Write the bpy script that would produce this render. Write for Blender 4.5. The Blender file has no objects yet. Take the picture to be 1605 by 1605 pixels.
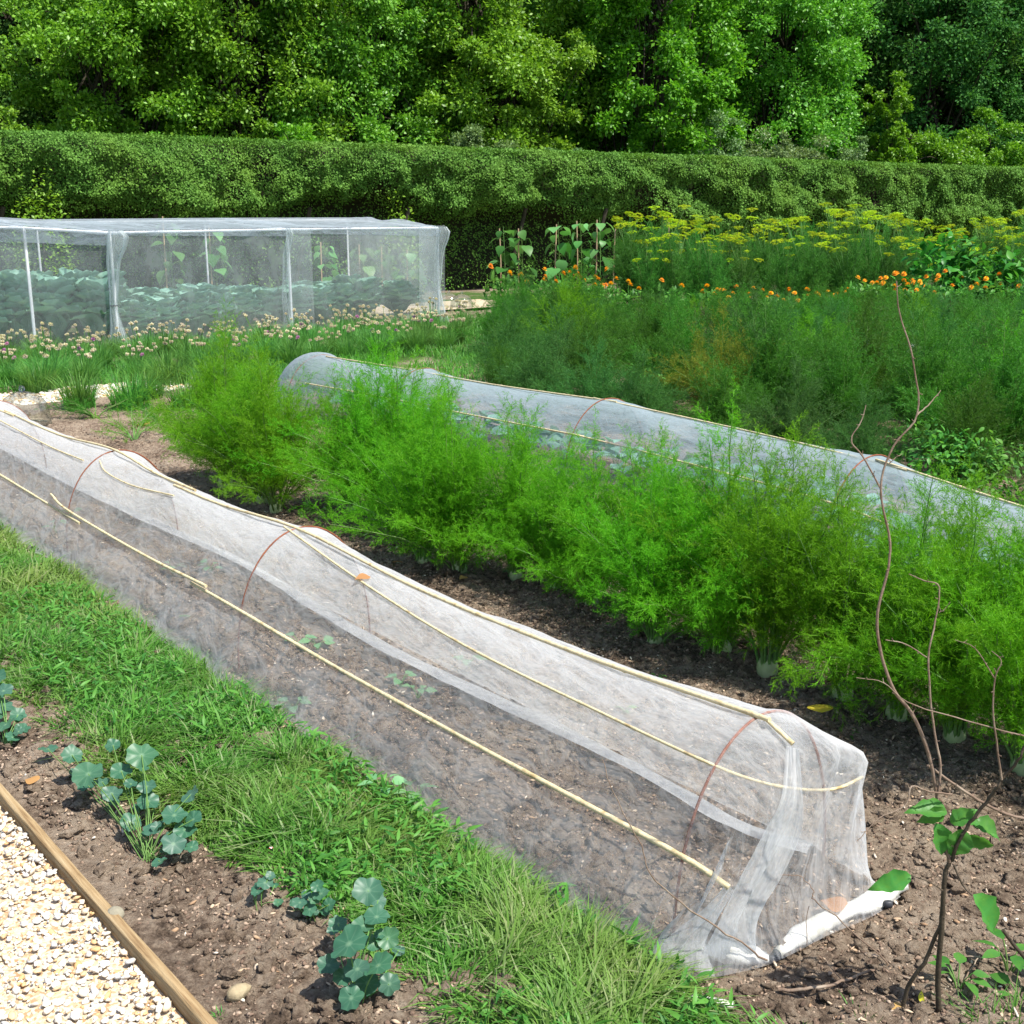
import bpy, math, random
import numpy as np
from math import sin, cos, pi, radians, sqrt

# ------------------------------------------------------------------ camera, sky, sun, exposure
scn = bpy.context.scene
PITCH = radians(14.3); CAMH = 1.6; FPX = 1840.0
cd = bpy.data.cameras.new('camera'); cam = bpy.data.objects.new('camera', cd)
scn.collection.objects.link(cam); scn.camera = cam
cam.location = (0, 0, CAMH); cam.rotation_euler = (pi/2 - PITCH, 0, 0)
cd.sensor_width = 36; cd.lens = 36*FPX/1605; cd.clip_start = .05; cd.clip_end = 2000

SUN_EL = radians(61); SUN_AZ = radians(122)      # azimuth clockwise from +Y (view direction)
world = bpy.data.worlds.new('World'); scn.world = world; world.use_nodes = True
wn = world.node_tree.nodes; bg = wn['Background']
sky = wn.new('ShaderNodeTexSky'); sky.sky_type = 'NISHITA'; sky.sun_disc = False
sky.sun_elevation = SUN_EL; sky.sun_rotation = SUN_AZ
world.node_tree.links.new(sky.outputs[0], bg.inputs[0]); bg.inputs[1].default_value = .11
sl = bpy.data.lights.new('sun', 'SUN'); sl.energy = 4.6; sl.angle = radians(.5); sl.color = (1, .955, .88)
sun = bpy.data.objects.new('sun', sl); scn.collection.objects.link(sun)
sd = np.array([sin(SUN_AZ)*cos(SUN_EL), cos(SUN_AZ)*cos(SUN_EL), sin(SUN_EL)])
from mathutils import Vector, Matrix
sun.rotation_euler = Vector(sd).to_track_quat('Z', 'Y').to_euler(); sun.location = (8, -6, 14)
scn.view_settings.view_transform = 'Standard'; scn.view_settings.look = 'None'
scn.view_settings.exposure = .9; scn.view_settings.gamma = 1
scn.cycles.transparent_max_bounces = 32; scn.cycles.max_bounces = 7
scn.cycles.diffuse_bounces = 3; scn.cycles.glossy_bounces = 2; scn.cycles.transmission_bounces = 4
scn.cycles.caustics_reflective = False; scn.cycles.caustics_refractive = False

R = np.random.default_rng(7); random.seed(7)
C = scn.collection

# ------------------------------------------------------------------ coordinates
D1 = np.array([-.643, .766]); D2 = np.array([.766, .643])      # along the beds, across the beds
def W(s, n): return D1*s + D2*n
def SN(p): return float(p[0]*D1[0]+p[1]*D1[1]), float(p[0]*D2[0]+p[1]*D2[1])
def G(x, y, z=0.):                                               # where the ray of a photo pixel meets height z
    a = (x-802.5)/FPX; b = (802.5-y)/FPX
    d = (a, cos(PITCH)+b*sin(PITCH), -sin(PITCH)+b*cos(PITCH)); t = (z-CAMH)/d[2]
    return np.array([d[0]*t, d[1]*t, z])
def AT(x, y, Y):                                                 # point on that ray at forward distance Y
    a = (x-802.5)/FPX; b = (802.5-y)/FPX
    t = Y/(cos(PITCH)+b*sin(PITCH)); return np.array([a*t, Y, CAMH+(-sin(PITCH)+b*cos(PITCH))*t])
def PX(X, Y, Z=0.):
    zc = Z-CAMH; dep = Y*cos(PITCH)-zc*sin(PITCH); up = Y*sin(PITCH)+zc*cos(PITCH)
    return 802.5+FPX*X/dep, 802.5-FPX*up/dep

# ------------------------------------------------------------------ noise
def _h(i, j, seed):
    v = (i.astype(np.int64)*374761393 + j.astype(np.int64)*668265263 + seed*1442695041) & 0xffffffff
    v = ((v ^ (v >> 13))*1274126177) & 0xffffffff
    return ((v ^ (v >> 16)) & 0xffff)/65535.
def vn(x, y, seed=0):
    x = np.asarray(x, float); y = np.asarray(y, float)
    i = np.floor(x); j = np.floor(y); u = x-i; v = y-j; u = u*u*(3-2*u); v = v*v*(3-2*v)
    i = i.astype(int); j = j.astype(int)
    return (_h(i, j, seed)*(1-u)+_h(i+1, j, seed)*u)*(1-v)+(_h(i, j+1, seed)*(1-u)+_h(i+1, j+1, seed)*u)*v
def fbm(x, y, o=4, seed=0):
    r = 0; a = .5
    for k in range(o): r = r+a*(vn(x, y, seed+k)-.5)*2; x = x*2.03; y = y*2.03; a *= .5
    return r

# ------------------------------------------------------------------ mesh helpers
class Acc:
    def __init__(s): s.V = []; s.F = {}; s.n = 0; s.U = []
    def add(s, V, F, uv=None):
        V = np.asarray(V, float).reshape(-1, 3); F = np.asarray(F, np.int64)
        s.V.append(V); s.F.setdefault(F.shape[1], []).append(F+s.n); s.n += len(V)
        s.U.append(uv if uv is not None else np.zeros((len(V), 2)))
    def build(s, name, mat, parent=None, smooth=False, origin=None):
        V = np.concatenate(s.V).astype(np.float32)
        if origin is not None: V = V-np.asarray(origin, np.float32)
        me = bpy.data.meshes.new(name); me.vertices.add(len(V)); me.vertices.foreach_set('co', V.ravel())
        loops = []; starts = []; tot = 0
        for k, fs in s.F.items():
            f = np.concatenate(fs); loops.append(f.ravel()); starts.append(tot+np.arange(len(f))*k); tot += f.size
        loops = np.concatenate(loops).astype(np.int32); starts = np.concatenate(starts).astype(np.int32)
        me.loops.add(len(loops)); me.loops.foreach_set('vertex_index', loops)
        me.polygons.add(len(starts)); me.polygons.foreach_set('loop_start', starts)
        U = np.concatenate(s.U)
        if U.any():
            me.uv_layers.new(name='UVMap'); me.uv_layers[0].data.foreach_set('uv', U[loops].astype(np.float32).ravel())
        me.update(calc_edges=True); me.validate()
        if smooth: me.polygons.foreach_set('use_smooth', np.ones(len(starts), bool))
        if mat: me.materials.append(mat)
        o = bpy.data.objects.new(name, me); C.objects.link(o)
        if parent: o.parent = parent
        if origin is not None: o.location = origin
        return o
def empty(name, loc, rz=0):
    o = bpy.data.objects.new(name, None); o.empty_display_size = .1; C.objects.link(o)
    o.location = loc; o.rotation_euler = (0, 0, rz); return o
def tag(o, label=None, cat=None, group=None, kind=None):
    if label: o['label'] = label
    if cat: o['category'] = cat
    if group: o['group'] = group
    if kind: o['kind'] = kind
    return o
def kids(o): return [c for c in bpy.data.objects if c.parent == o]
def copy_tree(o, tree=None):
    c = o.copy(); C.objects.link(c)
    for ch, sub in (tree or []):
        d = copy_tree(ch, sub); d.parent = c
    return c
def tree_of(o): return [(ch, tree_of(ch)) for ch in kids(o)]
ONES = 'first second third fourth fifth sixth seventh eighth ninth tenth eleventh twelfth thirteenth fourteenth fifteenth sixteenth seventeenth eighteenth nineteenth'.split()
def ordn(i):
    if i < 19: return ONES[i]
    t = (i+1)//10; u = (i+1) % 10
    T = 'x x twenty thirty forty fifty sixty seventy eighty ninety'.split()
    Tth = 'x x twentieth thirtieth fortieth fiftieth sixtieth seventieth eightieth ninetieth'.split()
    return Tth[t] if u == 0 else T[t]+'-'+ONES[u-1]

def unit(v): return v/np.maximum(np.linalg.norm(v, axis=-1, keepdims=True), 1e-9)
def rperp(D):
    r = R.normal(size=D.shape); r -= (r*D).sum(-1, keepdims=True)*D; return unit(r)
def frames(N, spin=None):                                        # columns x,y,z with z=N
    N = unit(N); X = rperp(N); Y = np.cross(N, X); return np.stack([X, Y, N], -1)
def frames_xy(X, N):                                             # x along X, z near N
    X = unit(X); Y = unit(np.cross(N, X)); Z = np.cross(X, Y); return np.stack([X, Y, Z], -1)
def inst(acc, TV, TF, pos, M, sc):
    n = len(pos); k = len(TV); sc = np.asarray(sc)
    sc = sc.reshape(n, 1, -1) if sc.ndim else sc
    v = np.einsum('nij,nkj->nki', M, TV[None]*sc)+pos[:, None]
    F = (TF[None]+np.arange(n)[:, None, None]*k).reshape(-1, TF.shape[1])
    acc.add(v.reshape(-1, 3), F)
def strands(acc, P, D, L, w):                                    # thin tapered blades, one triangle each
    S = rperp(D)*np.asarray(w).reshape(-1, 1)*.5; n = len(P)
    V = np.stack([P-S, P+S, P+D*L[:, None]], 1)
    acc.add(V.reshape(-1, 3), np.arange(n*3).reshape(-1, 3))
def tube(acc, pts, rad, k=6, cap=True, uv=False):
    pts = np.asarray(pts, float); n = len(pts); rad = np.broadcast_to(rad, (n,))
    T = np.gradient(pts, axis=0); T = unit(T)
    a = np.array([0, 0, 1.]) if abs(T[0][2]) < .9 else np.array([1., 0, 0])
    X = unit(np.cross(T[0], a)); V = []
    for i in range(n):
        X = unit(X-(X*T[i]).sum()*T[i]); Y = np.cross(T[i], X)
        th = np.arange(k)*2*pi/k
        V.append(pts[i]+rad[i]*(np.cos(th)[:, None]*X+np.sin(th)[:, None]*Y))
    V = np.concatenate(V); i = np.arange(n-1)[:, None]*k; j = np.arange(k)[None]; j2 = (j+1) % k
    F = np.stack([i+j, i+j2, i+k+j2, i+k+j], -1).reshape(-1, 4); acc.add(V, F)
    if cap:
        c = np.concatenate([V[:k], pts[:1]]); acc.add(c, [[(q+1) % k, q, k] for q in range(k)])
        c = np.concatenate([V[-k:], pts[-1:]]); acc.add(c, [[q, (q+1) % k, k] for q in range(k)])
def smooth_path(pts, m=6):
    p = np.asarray(pts, float); p = np.concatenate([[2*p[0]-p[1]], p, [2*p[-1]-p[-2]]]); out = []
    for i in range(1, len(p)-2):
        for t in np.arange(m)/m:
            a, b, c, d = p[i-1:i+3]
            out.append(.5*((2*b)+(c-a)*t+(2*a-5*b+4*c-d)*t*t+(3*b-a-3*c+d)*t**3))
    out.append(p[-2]); return np.array(out)
def grid_faces(a, b):
    i = np.arange(a-1)[:, None]*b; j = np.arange(b-1)[None]
    return np.stack([i+j, i+j+1, i+b+j+1, i+b+j], -1).reshape(-1, 4)
def ico():
    t = (1+5**.5)/2
    V = unit(np.array([[-1, t, 0], [1, t, 0], [-1, -t, 0], [1, -t, 0], [0, -1, t], [0, 1, t], [0, -1, -t], [0, 1, -t], [t, 0, -1], [t, 0, 1], [-t, 0, -1], [-t, 0, 1]], float))
    F = [[0, 11, 5], [0, 5, 1], [0, 1, 7], [0, 7, 10], [0, 10, 11], [1, 5, 9], [5, 11, 4], [11, 10, 2], [10, 7, 6], [7, 1, 8], [3, 9, 4], [3, 4, 2], [3, 2, 6], [3, 6, 8], [3, 8, 9], [4, 9, 5], [2, 4, 11], [6, 2, 10], [8, 6, 7], [9, 8, 1]]
    return V, np.array(F)
def subdiv(V, F, norm=True):
    V = list(map(tuple, V)); mid = {}; out = []
    def m(a, b):
        k = (min(a, b), max(a, b))
        if k not in mid:
            v = (np.array(V[a])+np.array(V[b]))/2
            if norm: v = v/np.linalg.norm(v)
            mid[k] = len(V); V.append(tuple(v))
        return mid[k]
    for a, b, c in F:
        x, y, z = m(a, b), m(b, c), m(c, a); out += [[a, x, z], [b, y, x], [c, z, y], [x, y, z]]
    return np.array(V), np.array(out)
I0 = ico(); I1 = subdiv(*I0); I2 = subdiv(*I1)
def _lump(V, F):
    m = 1+.9*fbm(V[:, 0]*1.7+V[:, 2]*1.1+5, V[:, 1]*1.7-V[:, 2]*.9, 4, 61); return V*m[:, None], F
LUMP = _lump(*I2)
def rock(seed, base=I1, amp=.35, flat=(1, .8, .6)):
    r = np.random.default_rng(seed); V = base[0].copy()
    for k in range(5):                                            # chop with planes for angular faces
        n = unit(r.normal(size=3)); d = .55+.3*r.random(); q = V@n; V = np.where((q > d)[:, None], V-(q-d)[:, None]*n*.9, V)
    V = V*(1+amp*.9*(r.random((len(V), 1))-.5)); return V*np.array(flat), base[1]

# ------------------------------------------------------------------ materials
class NT:
    def __init__(s, name):
        s.m = bpy.data.materials.new(name); s.m.use_nodes = True; s.t = s.m.node_tree; s.t.nodes.clear()
        s.out = s.n('ShaderNodeOutputMaterial')
    def n(s, typ, **kw):
        nd = s.t.nodes.new(typ)
        for k, v in kw.items():
            if k.startswith('_'): setattr(nd, k[1:], v)
            else: s.i(nd, k, v)
        return nd
    def i(s, nd, k, v):
        k = int(k[1:]) if k[0] == 'i' and k[1:].isdigit() else k.replace('__', ' ')
        sock = nd.inputs[k]
        if isinstance(v, bpy.types.NodeSocket): s.t.links.new(v, sock)
        else: sock.default_value = v
    def math(s, op, a, b=0., clamp=False):
        nd = s.t.nodes.new('ShaderNodeMath'); nd.operation = op; nd.use_clamp = clamp
        s.i(nd, 'i0', a); s.i(nd, 'i1', b); return nd.outputs[0]
    def mix(s, f, a, b, typ='MIX'):
        nd = s.t.nodes.new('ShaderNodeMix'); nd.data_type = 'RGBA'; nd.blend_type = typ
        for idx, v in ((0, f), (6, a), (7, b)):
            if isinstance(v, bpy.types.NodeSocket): s.t.links.new(v, nd.inputs[idx])
            else: nd.inputs[idx].default_value = v if idx == 0 else (tuple(v)+(1,))[:4]
        return nd.outputs[2]
    def ramp(s, f, stops, interp='LINEAR'):
        nd = s.t.nodes.new('ShaderNodeValToRGB'); nd.color_ramp.interpolation = interp; s.i(nd, 'i0', f)
        e = nd.color_ramp.elements
        while len(e) < len(stops): e.new(.5)
        for q, (p, c) in zip(e, stops): q.position = p; q.color = tuple(c)+(1,) if len(c) == 3 else c
        return nd.outputs[0]
    def noise(s, vec, scale, detail=4., rough=.6, out=0):
        nd = s.n('ShaderNodeTexNoise', Scale=scale, Detail=detail, Roughness=rough)
        if vec is not None: s.i(nd, 'Vector', vec)
        return nd.outputs[out]
    def obj(s): return s.n('ShaderNodeTexCoord').outputs['Object']
    def bump(s, h, st, dist=.01):
        return s.n('ShaderNodeBump', Strength=st, Distance=dist, Height=h).outputs[0]
def leafmat(name, cols, trans=.35, rough=.55, spec=.2, objvar=.15, tcol=None, nscale=None, nmix=.5):
    """cols: list of colours picked at random per leaf; translucent leaf."""
    t = NT(name); geo = t.n('ShaderNodeNewGeometry'); isl = geo.outputs['Random Per Island']
    k = len(cols); c = t.ramp(isl, [((i+.5)/k, q) for i, q in enumerate(cols)])
    oi = t.n('ShaderNodeObjectInfo').outputs['Random']
    v = t.math('MULTIPLY_ADD', oi, objvar*2); t.t.nodes[-1].inputs[2].default_value = 1-objvar
    hsv = t.n('ShaderNodeHueSaturation', Value=v, Color=c)
    h = t.math('MULTIPLY_ADD', oi, .03); t.t.nodes[-1].inputs[2].default_value = .485; t.i(hsv, 'Hue', h)
    c = hsv.outputs[0]
    if nscale:
        nz = t.noise(t.obj(), nscale, 3.); f = t.math('MULTIPLY', t.math('SUBTRACT', nz, .42, True), 3.2*nmix, True)
        c = t.mix(f, c, (cols[-1][0]*1.35+.01, cols[-1][1]*1.15, cols[-1][2]*.8))
    p = t.n('ShaderNodeBsdfPrincipled', Roughness=rough); t.i(p, 'Base Color', c); p.inputs['Specular IOR Level'].default_value = spec
    tc = t.mix(.6, c, (1, 1, .35), 'MULTIPLY'); tc = t.n('ShaderNodeHueSaturation', Color=tc, Value=1.5).outputs[0]
    tr = t.n('ShaderNodeBsdfTranslucent', Color=tc)
    m = t.n('ShaderNodeMixShader', Fac=trans); t.i(m, 'i1', p.outputs[0]); t.i(m, 'i2', tr.outputs[0])
    t.i(t.out, 'Surface', m.outputs[0]); return t.m
def plain(name, cols, rough=.7, spec=.3, scale=20, bump=0., bs=60, stretch=None, metal=0, isl=False, rot=0.):
    t = NT(name); v = t.obj()
    if rot: v = t.n('ShaderNodeVectorRotate', Vector=v, Angle=rot, _rotation_type='Z_AXIS').outputs[0]
    if stretch:
        mp = t.n('ShaderNodeMapping', Vector=v); mp.inputs['Scale'].default_value = stretch; v = mp.outputs[0]
    f = t.noise(v, scale, 5.)
    if isl: f = t.math('ADD', t.math('MULTIPLY', f, .35), t.math('MULTIPLY', t.n('ShaderNodeNewGeometry').outputs['Random Per Island'], .7))
    k = len(cols); c = t.ramp(f, [((.3+.4*i/max(k-1, 1)) if not isl else (i+.5)/k, q) for i, q in enumerate(cols)])
    p = t.n('ShaderNodeBsdfPrincipled', Roughness=rough, Metallic=metal); t.i(p, 'Base Color', c); p.inputs['Specular IOR Level'].default_value = spec
    if bump: t.i(p, 'Normal', t.bump(t.noise(v, bs, 6.), bump))
    t.i(t.out, 'Surface', p.outputs[0]); return t.m
def netmat(name, a, col=(.82, .84, .85), crease=.3, su=3., sv=9., tr=.6):
    t = NT(name); uv = t.n('ShaderNodeTexCoord').outputs['UV']
    mp = t.n('ShaderNodeMapping', Vector=uv); mp.inputs['Scale'].default_value = (su, sv, 1)
    mp.inputs['Rotation'].default_value = (0, 0, .25)
    wv = t.noise(uv, 4., 2., .5, 1); vv = t.n('ShaderNodeVectorMath', _operation='MULTIPLY_ADD')
    t.i(vv, 'i0', wv); vv.inputs[1].default_value = (1.2, 1.2, 0); t.t.links.new(mp.outputs[0], vv.inputs[2])
    n1 = t.noise(vv.outputs[0], 1.6, 3., .55)
    r1 = t.math('POWER', t.math('SUBTRACT', 1., t.math('MULTIPLY', t.math('ABSOLUTE', t.math('SUBTRACT', n1, .5)), 5.), True), 3.)
    n2 = t.noise(vv.outputs[0], 5.5, 4., .6)
    r2 = t.math('POWER', t.math('SUBTRACT', 1., t.math('MULTIPLY', t.math('ABSOLUTE', t.math('SUBTRACT', n2, .5)), 6.), True), 3.)
    cl = t.noise(uv, 2.2, 4., .65)                                # dust and tension clouds
    op = t.math('MULTIPLY_ADD', r1, crease); t.t.nodes[-1].inputs[2].default_value = a
    op = t.math('ADD', op, t.math('MULTIPLY', r2, crease*.55))
    op = t.math('ADD', op, t.math('MULTIPLY', t.math('SUBTRACT', cl, .5), a*1.6)); op = t.math('MAXIMUM', op, a*.45)
    lw = t.n('ShaderNodeLayerWeight', Blend=.5).outputs['Facing']
    cs = t.math('MAXIMUM', t.math('SUBTRACT', 1., lw), .25)
    T = t.math('POWER', t.math('SUBTRACT', 1., op, True), t.math('DIVIDE', 1., cs))
    df = t.n('ShaderNodeBsdfDiffuse'); df.inputs[0].default_value = col+(1,)
    tl = t.n('ShaderNodeBsdfTranslucent'); tl.inputs[0].default_value = col+(1,)
    nb = t.bump(t.noise(vv.outputs[0], 3., 5.), .6, .02); t.i(df, 'Normal', nb); t.i(tl, 'Normal', nb)
    m = t.n('ShaderNodeMixShader', Fac=tr); t.i(m, 'i1', df.outputs[0]); t.i(m, 'i2', tl.outputs[0])
    tp = t.n('ShaderNodeBsdfTransparent'); m2 = t.n('ShaderNodeMixShader', Fac=T)
    t.i(m2, 'i1', m.outputs[0]); t.i(m2, 'i2', tp.outputs[0]); t.i(t.out, 'Surface', m2.outputs[0]); return t.m

M = {}
M['fennel'] = leafmat('fennel_green', [(.07, .25, .006), (.115, .345, .01), (.175, .44, .02)], .42, .5, objvar=.12)
M['fennel_dark'] = leafmat('fennel_dark_green', [(.034, .135, .013), (.055, .185, .018), (.09, .25, .026)], .35, .5, objvar=.3)
M['fennel_blue'] = leafmat('dill_blue_green', [(.034, .13, .03), (.055, .175, .036), (.085, .23, .044)], .35, .5, objvar=.2)
M['dill'] = leafmat('dill_foliage', [(.045, .17, .03), (.07, .23, .035), (.1, .3, .04)], .35, .5, objvar=.3)
M['bronze'] = leafmat('fennel_bronze', [(.06, .085, .03), (.085, .12, .04), (.11, .10, .055)], .3, .6, objvar=.15)
M['gold'] = leafmat('fennel_yellowing', [(.12, .2, .02), (.14, .22, .02), (.26, .24, .03)], .35, .6)
M['stalk'] = leafmat('fennel_stalk', [(.12, .24, .06), (.16, .28, .08)], .15, .45)
M['bulb'] = plain('fennel_bulb', [(.26, .36, .14), (.42, .48, .26)], .45, .4, 14)
M['umbel'] = leafmat('umbel_yellow', [(.42, .56, .01), (.55, .64, .012), (.34, .52, .02)], .3, .6)
M['grass'] = leafmat('grass_blades', [(.05, .15, .02), (.085, .22, .03), (.13, .29, .045), (.07, .2, .03), (.1, .26, .035), (.24, .3, .14)], .38, .45, nscale=1.3)
M['weed'] = leafmat('weed_green', [(.05, .17, .03), (.09, .25, .04), (.12, .3, .05)], .38, .45)
M['chive'] = leafmat('chive_green', [(.06, .19, .04), (.1, .27, .05), (.15, .34, .07)], .25, .45)
M['chivehead'] = leafmat('chive_dry_head', [(.6, .55, .38), (.7, .64, .48), (.6, .5, .42)], .2, .8)
M['chivepink'] = leafmat('chive_pink_head', [(.5, .2, .45), (.6, .3, .5)], .2, .8)
M['nast'] = None
M['cabbage'] = leafmat('cabbage_blue_green', [(.15, .30, .22), (.2, .38, .29), (.27, .46, .36)], .2, .5, objvar=.12)
M['bean'] = leafmat('broad_leaf_green', [(.035, .12, .02), (.06, .19, .035), (.1, .26, .07), (.14, .32, .1)], .3, .4)
M['potato'] = leafmat('bush_leaf_green', [(.03, .15, .02), (.05, .2, .025), (.08, .25, .03)], .3, .4)
M['hedge'] = leafmat('hedge_leaf', [(.052, .125, .015), (.085, .195, .025), (.145, .29, .05)], .22, .6, .12, 0, nscale=1.1, nmix=.35)
M['hedge_core'] = plain('hedge_core_shade', [(.012, .016, .008), (.03, .03, .015)], .9, .1, 9)  # near-black colour carries the shade inside the hedge
M['bark'] = plain('bark', [(.03, .026, .018), (.07, .06, .042)], .9, .1, 12, .5, 25, (1, 1, .3))
M['cane'] = plain('bamboo_cane', [(.36, .27, .13), (.62, .53, .33), (.5, .41, .23)], .75, .2, 26, .3, 90)
M['stake'] = plain('cane_stake', [(.36, .25, .15), (.5, .36, .22)], .6, .3, 9)
M['rust'] = plain('rusty_hoop', [(.16, .045, .02), (.27, .09, .04)], .7, .3, 40)
M['white_post'] = plain('painted_post', [(.62, .64, .66), (.75, .76, .78)], .6, .3, 20)
M['sheet'] = None
M['black'] = plain('black_clip', [(.02, .022, .025), (.05, .052, .06)], .5, .4, 40)
M['timber'] = plain('timber_edging', [(.14, .085, .04), (.27, .18, .09), (.36, .26, .14), (.42, .32, .19)], .85, .15, 9, .7, 12, (.45, 9, 9), rot=-2.269)
M['twig'] = plain('twig_bark', [(.12, .075, .05), (.2, .14, .1), (.3, .24, .18)], .7, .25, 18, .3, 120)
M['twig_dark'] = plain('dark_stem_bark', [(.035, .028, .018), (.08, .06, .04)], .6, .3, 18, .3, 120)
M['pebble'] = plain('grey_stone', [(.2, .18, .13), (.33, .3, .22)], .8, .2, 25, .4, 60)
M['chunk'] = plain('tan_stone', [(.26, .2, .12), (.42, .35, .22)], .85, .2, 18, .5, 60)
M['orange'] = leafmat('marigold_orange', [(.75, .2, .01), (.8, .32, .012), (.75, .44, .02)], .25, .6)
M['deadleaf'] = leafmat('dead_leaf', [(.42, .2, .06), (.5, .3, .12)], .3, .7)
M['yellowleaf'] = leafmat('yellow_leaf', [(.7, .6, .04), (.6, .55, .06)], .3, .6)
M['scarlet'] = leafmat('scarlet_flower', [(.75, .1, .02)], .2, .6)
M['clod'] = plain('soil_clod', [(.05, .035, .026), (.16, .11, .08), (.28, .2, .145), (.4, .31, .23)], .95, .1, 60, .5, 120, isl=True)
M['chip'] = plain('soil_chip', [(.2, .12, .07), (.34, .22, .13), (.45, .33, .22), (.55, .44, .32), (.7, .64, .54)], .8, .2, 60, isl=True)
M['gravel'] = plain('gravel_stone', [(.44, .22, .09), (.56, .35, .16), (.62, .46, .28), (.66, .58, .47), (.42, .41, .4), (.7, .67, .61), (.63, .55, .43), (.72, .69, .63)], .6, .3, 35, .3, 50, isl=True)

def soilmat(name, dark=1., green=0.):
    t = NT(name); v = t.obj()
    a = t.noise(v, 2.3, 5.); b = t.noise(v, 34., 6., .75); f = t.math('ADD', t.math('MULTIPLY', a, .5), t.math('MULTIPLY', b, .62))
    c = t.ramp(f, [(.4, tuple(q*dark for q in (.05, .035, .025))), (.5, tuple(q*dark for q in (.18, .13, .093))), (.57, tuple(q*dark for q in (.3, .228, .165))), (.7, tuple(q*dark for q in (.45, .365, .275)))])
    if green:
        g = t.math('MULTIPLY', t.math('SUBTRACT', t.noise(v, .9, 5.), .42, True), 8*green, True)
        c = t.mix(g, c, (.06, .12, .025))
    p = t.n('ShaderNodeBsdfPrincipled', Roughness=.95); t.i(p, 'Base Color', c); p.inputs['Specular IOR Level'].default_value = .1
    h = t.math('ADD', t.noise(v, 90., 6., .8), t.math('MULTIPLY', t.noise(v, 22., 4., .6), 2.))
    t.i(p, 'Normal', t.bump(h, 1., .02)); t.i(t.out, 'Surface', p.outputs[0]); return t.m
M['soil'] = soilmat('garden_soil'); M['ground'] = soilmat('rough_ground', .9, .8)
def sandmat():
    t = NT('gravel_bed'); v = t.obj()
    vo = t.n('ShaderNodeTexVoronoi', Scale=140., Vector=v)
    c = t.ramp(t.n('ShaderNodeSeparateColor', Color=vo.outputs['Color']).outputs[0], [(0, (.32, .19, .09)), (.4, (.46, .35, .22)), (.7, (.55, .46, .34)), (1, (.4, .36, .3))])
    p = t.n('ShaderNodeBsdfPrincipled', Roughness=.85); t.i(p, 'Base Color', c)
    t.i(p, 'Normal', t.bump(vo.outputs['Distance'], -.8, .02)); t.i(t.out, 'Surface', p.outputs[0]); return t.m
M['sand'] = sandmat()
def nastmat():
    t = NT('nasturtium_leaf'); uv = t.n('ShaderNodeTexCoord').outputs['UV']
    sp = t.n('ShaderNodeSeparateXYZ', Vector=uv)
    x, y = sp.outputs[0], sp.outputs[1]
    r = t.math('SQRT', t.math('ADD', t.math('MULTIPLY', x, x), t.math('MULTIPLY', y, y)))
    an = t.math('ARCTAN2', y, x)
    vein = t.math('POWER', t.math('ABSOLUTE', t.math('COSINE', t.math('MULTIPLY', an, 4.5))), 40.)
    vein = t.math('MULTIPLY', vein, t.math('SUBTRACT', 1.15, r, True))
    cen = t.math('POWER', t.math('SUBTRACT', 1., t.math('MULTIPLY', r, 4.), True), 1.)
    f = t.math('MULTIPLY', t.math('MAXIMUM', t.math('MULTIPLY', vein, .45), cen), .5, True)
    isl = t.n('ShaderNodeNewGeometry').outputs['Random Per Island']
    c = t.ramp(isl, [(0, (.022, .085, .05)), (.4, (.035, .13, .065)), (.75, (.05, .115, .085)), (1, (.06, .2, .05))])
    c = t.mix(t.math('MULTIPLY', t.noise(uv, 3., 4.), .7), c, (.05, .14, .09)); c = t.mix(f, c, (.3, .45, .28))
    p = t.n('ShaderNodeBsdfPrincipled', Roughness=.45); t.i(p, 'Base Color', c); p.inputs['Specular IOR Level'].default_value = .45
    tr = t.n('ShaderNodeBsdfTranslucent'); t.i(tr, 'Color', t.mix(.5, c, (.3, .6, .05)))
    m = t.n('ShaderNodeMixShader', Fac=.22); t.i(m, 'i1', p.outputs[0]); t.i(m, 'i2', tr.outputs[0]); t.i(t.out, 'Surface', m.outputs[0]); return t.m
M['nast'] = nastmat()
M['net'] = netmat('tunnel_netting', .125, (.75, .76, .77), crease=.18)
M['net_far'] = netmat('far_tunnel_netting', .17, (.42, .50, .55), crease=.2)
M['net_hem'] = netmat('netting_hem', .62, crease=.25, su=6, sv=14)
M['net_fold'] = netmat('netting_fold', .42, crease=.2, su=10, sv=3)
M['net_cage'] = netmat('cage_netting', .21, (.66, .72, .72), crease=.05, su=2.6, sv=.7)
M['net_roof'] = netmat('cage_roof_netting', .16, (.46, .52, .58), crease=.3, su=1.2, sv=5)
M['sheet'] = plain('white_fleece', [(.42, .40, .32), (.58, .57, .52), (.64, .63, .6)], .8, .2, 14, .5, 30)
def glassmat():
    t = NT('cloche_glass'); lw = t.n('ShaderNodeLayerWeight', Blend=.35).outputs['Fresnel']
    g = t.n('ShaderNodeBsdfGlossy', Roughness=.04); tp = t.n('ShaderNodeBsdfTransparent'); tp.inputs[0].default_value = (.93, .97, .96, 1)
    m = t.n('ShaderNodeMixShader', Fac=t.math('ADD', t.math('MULTIPLY', lw, .5), .05)); t.i(m, 'i1', tp.outputs[0]); t.i(m, 'i2', g.outputs[0]); t.i(t.out, 'Surface', m.outputs[0]); return t.m
M['glass'] = glassmat()

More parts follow.
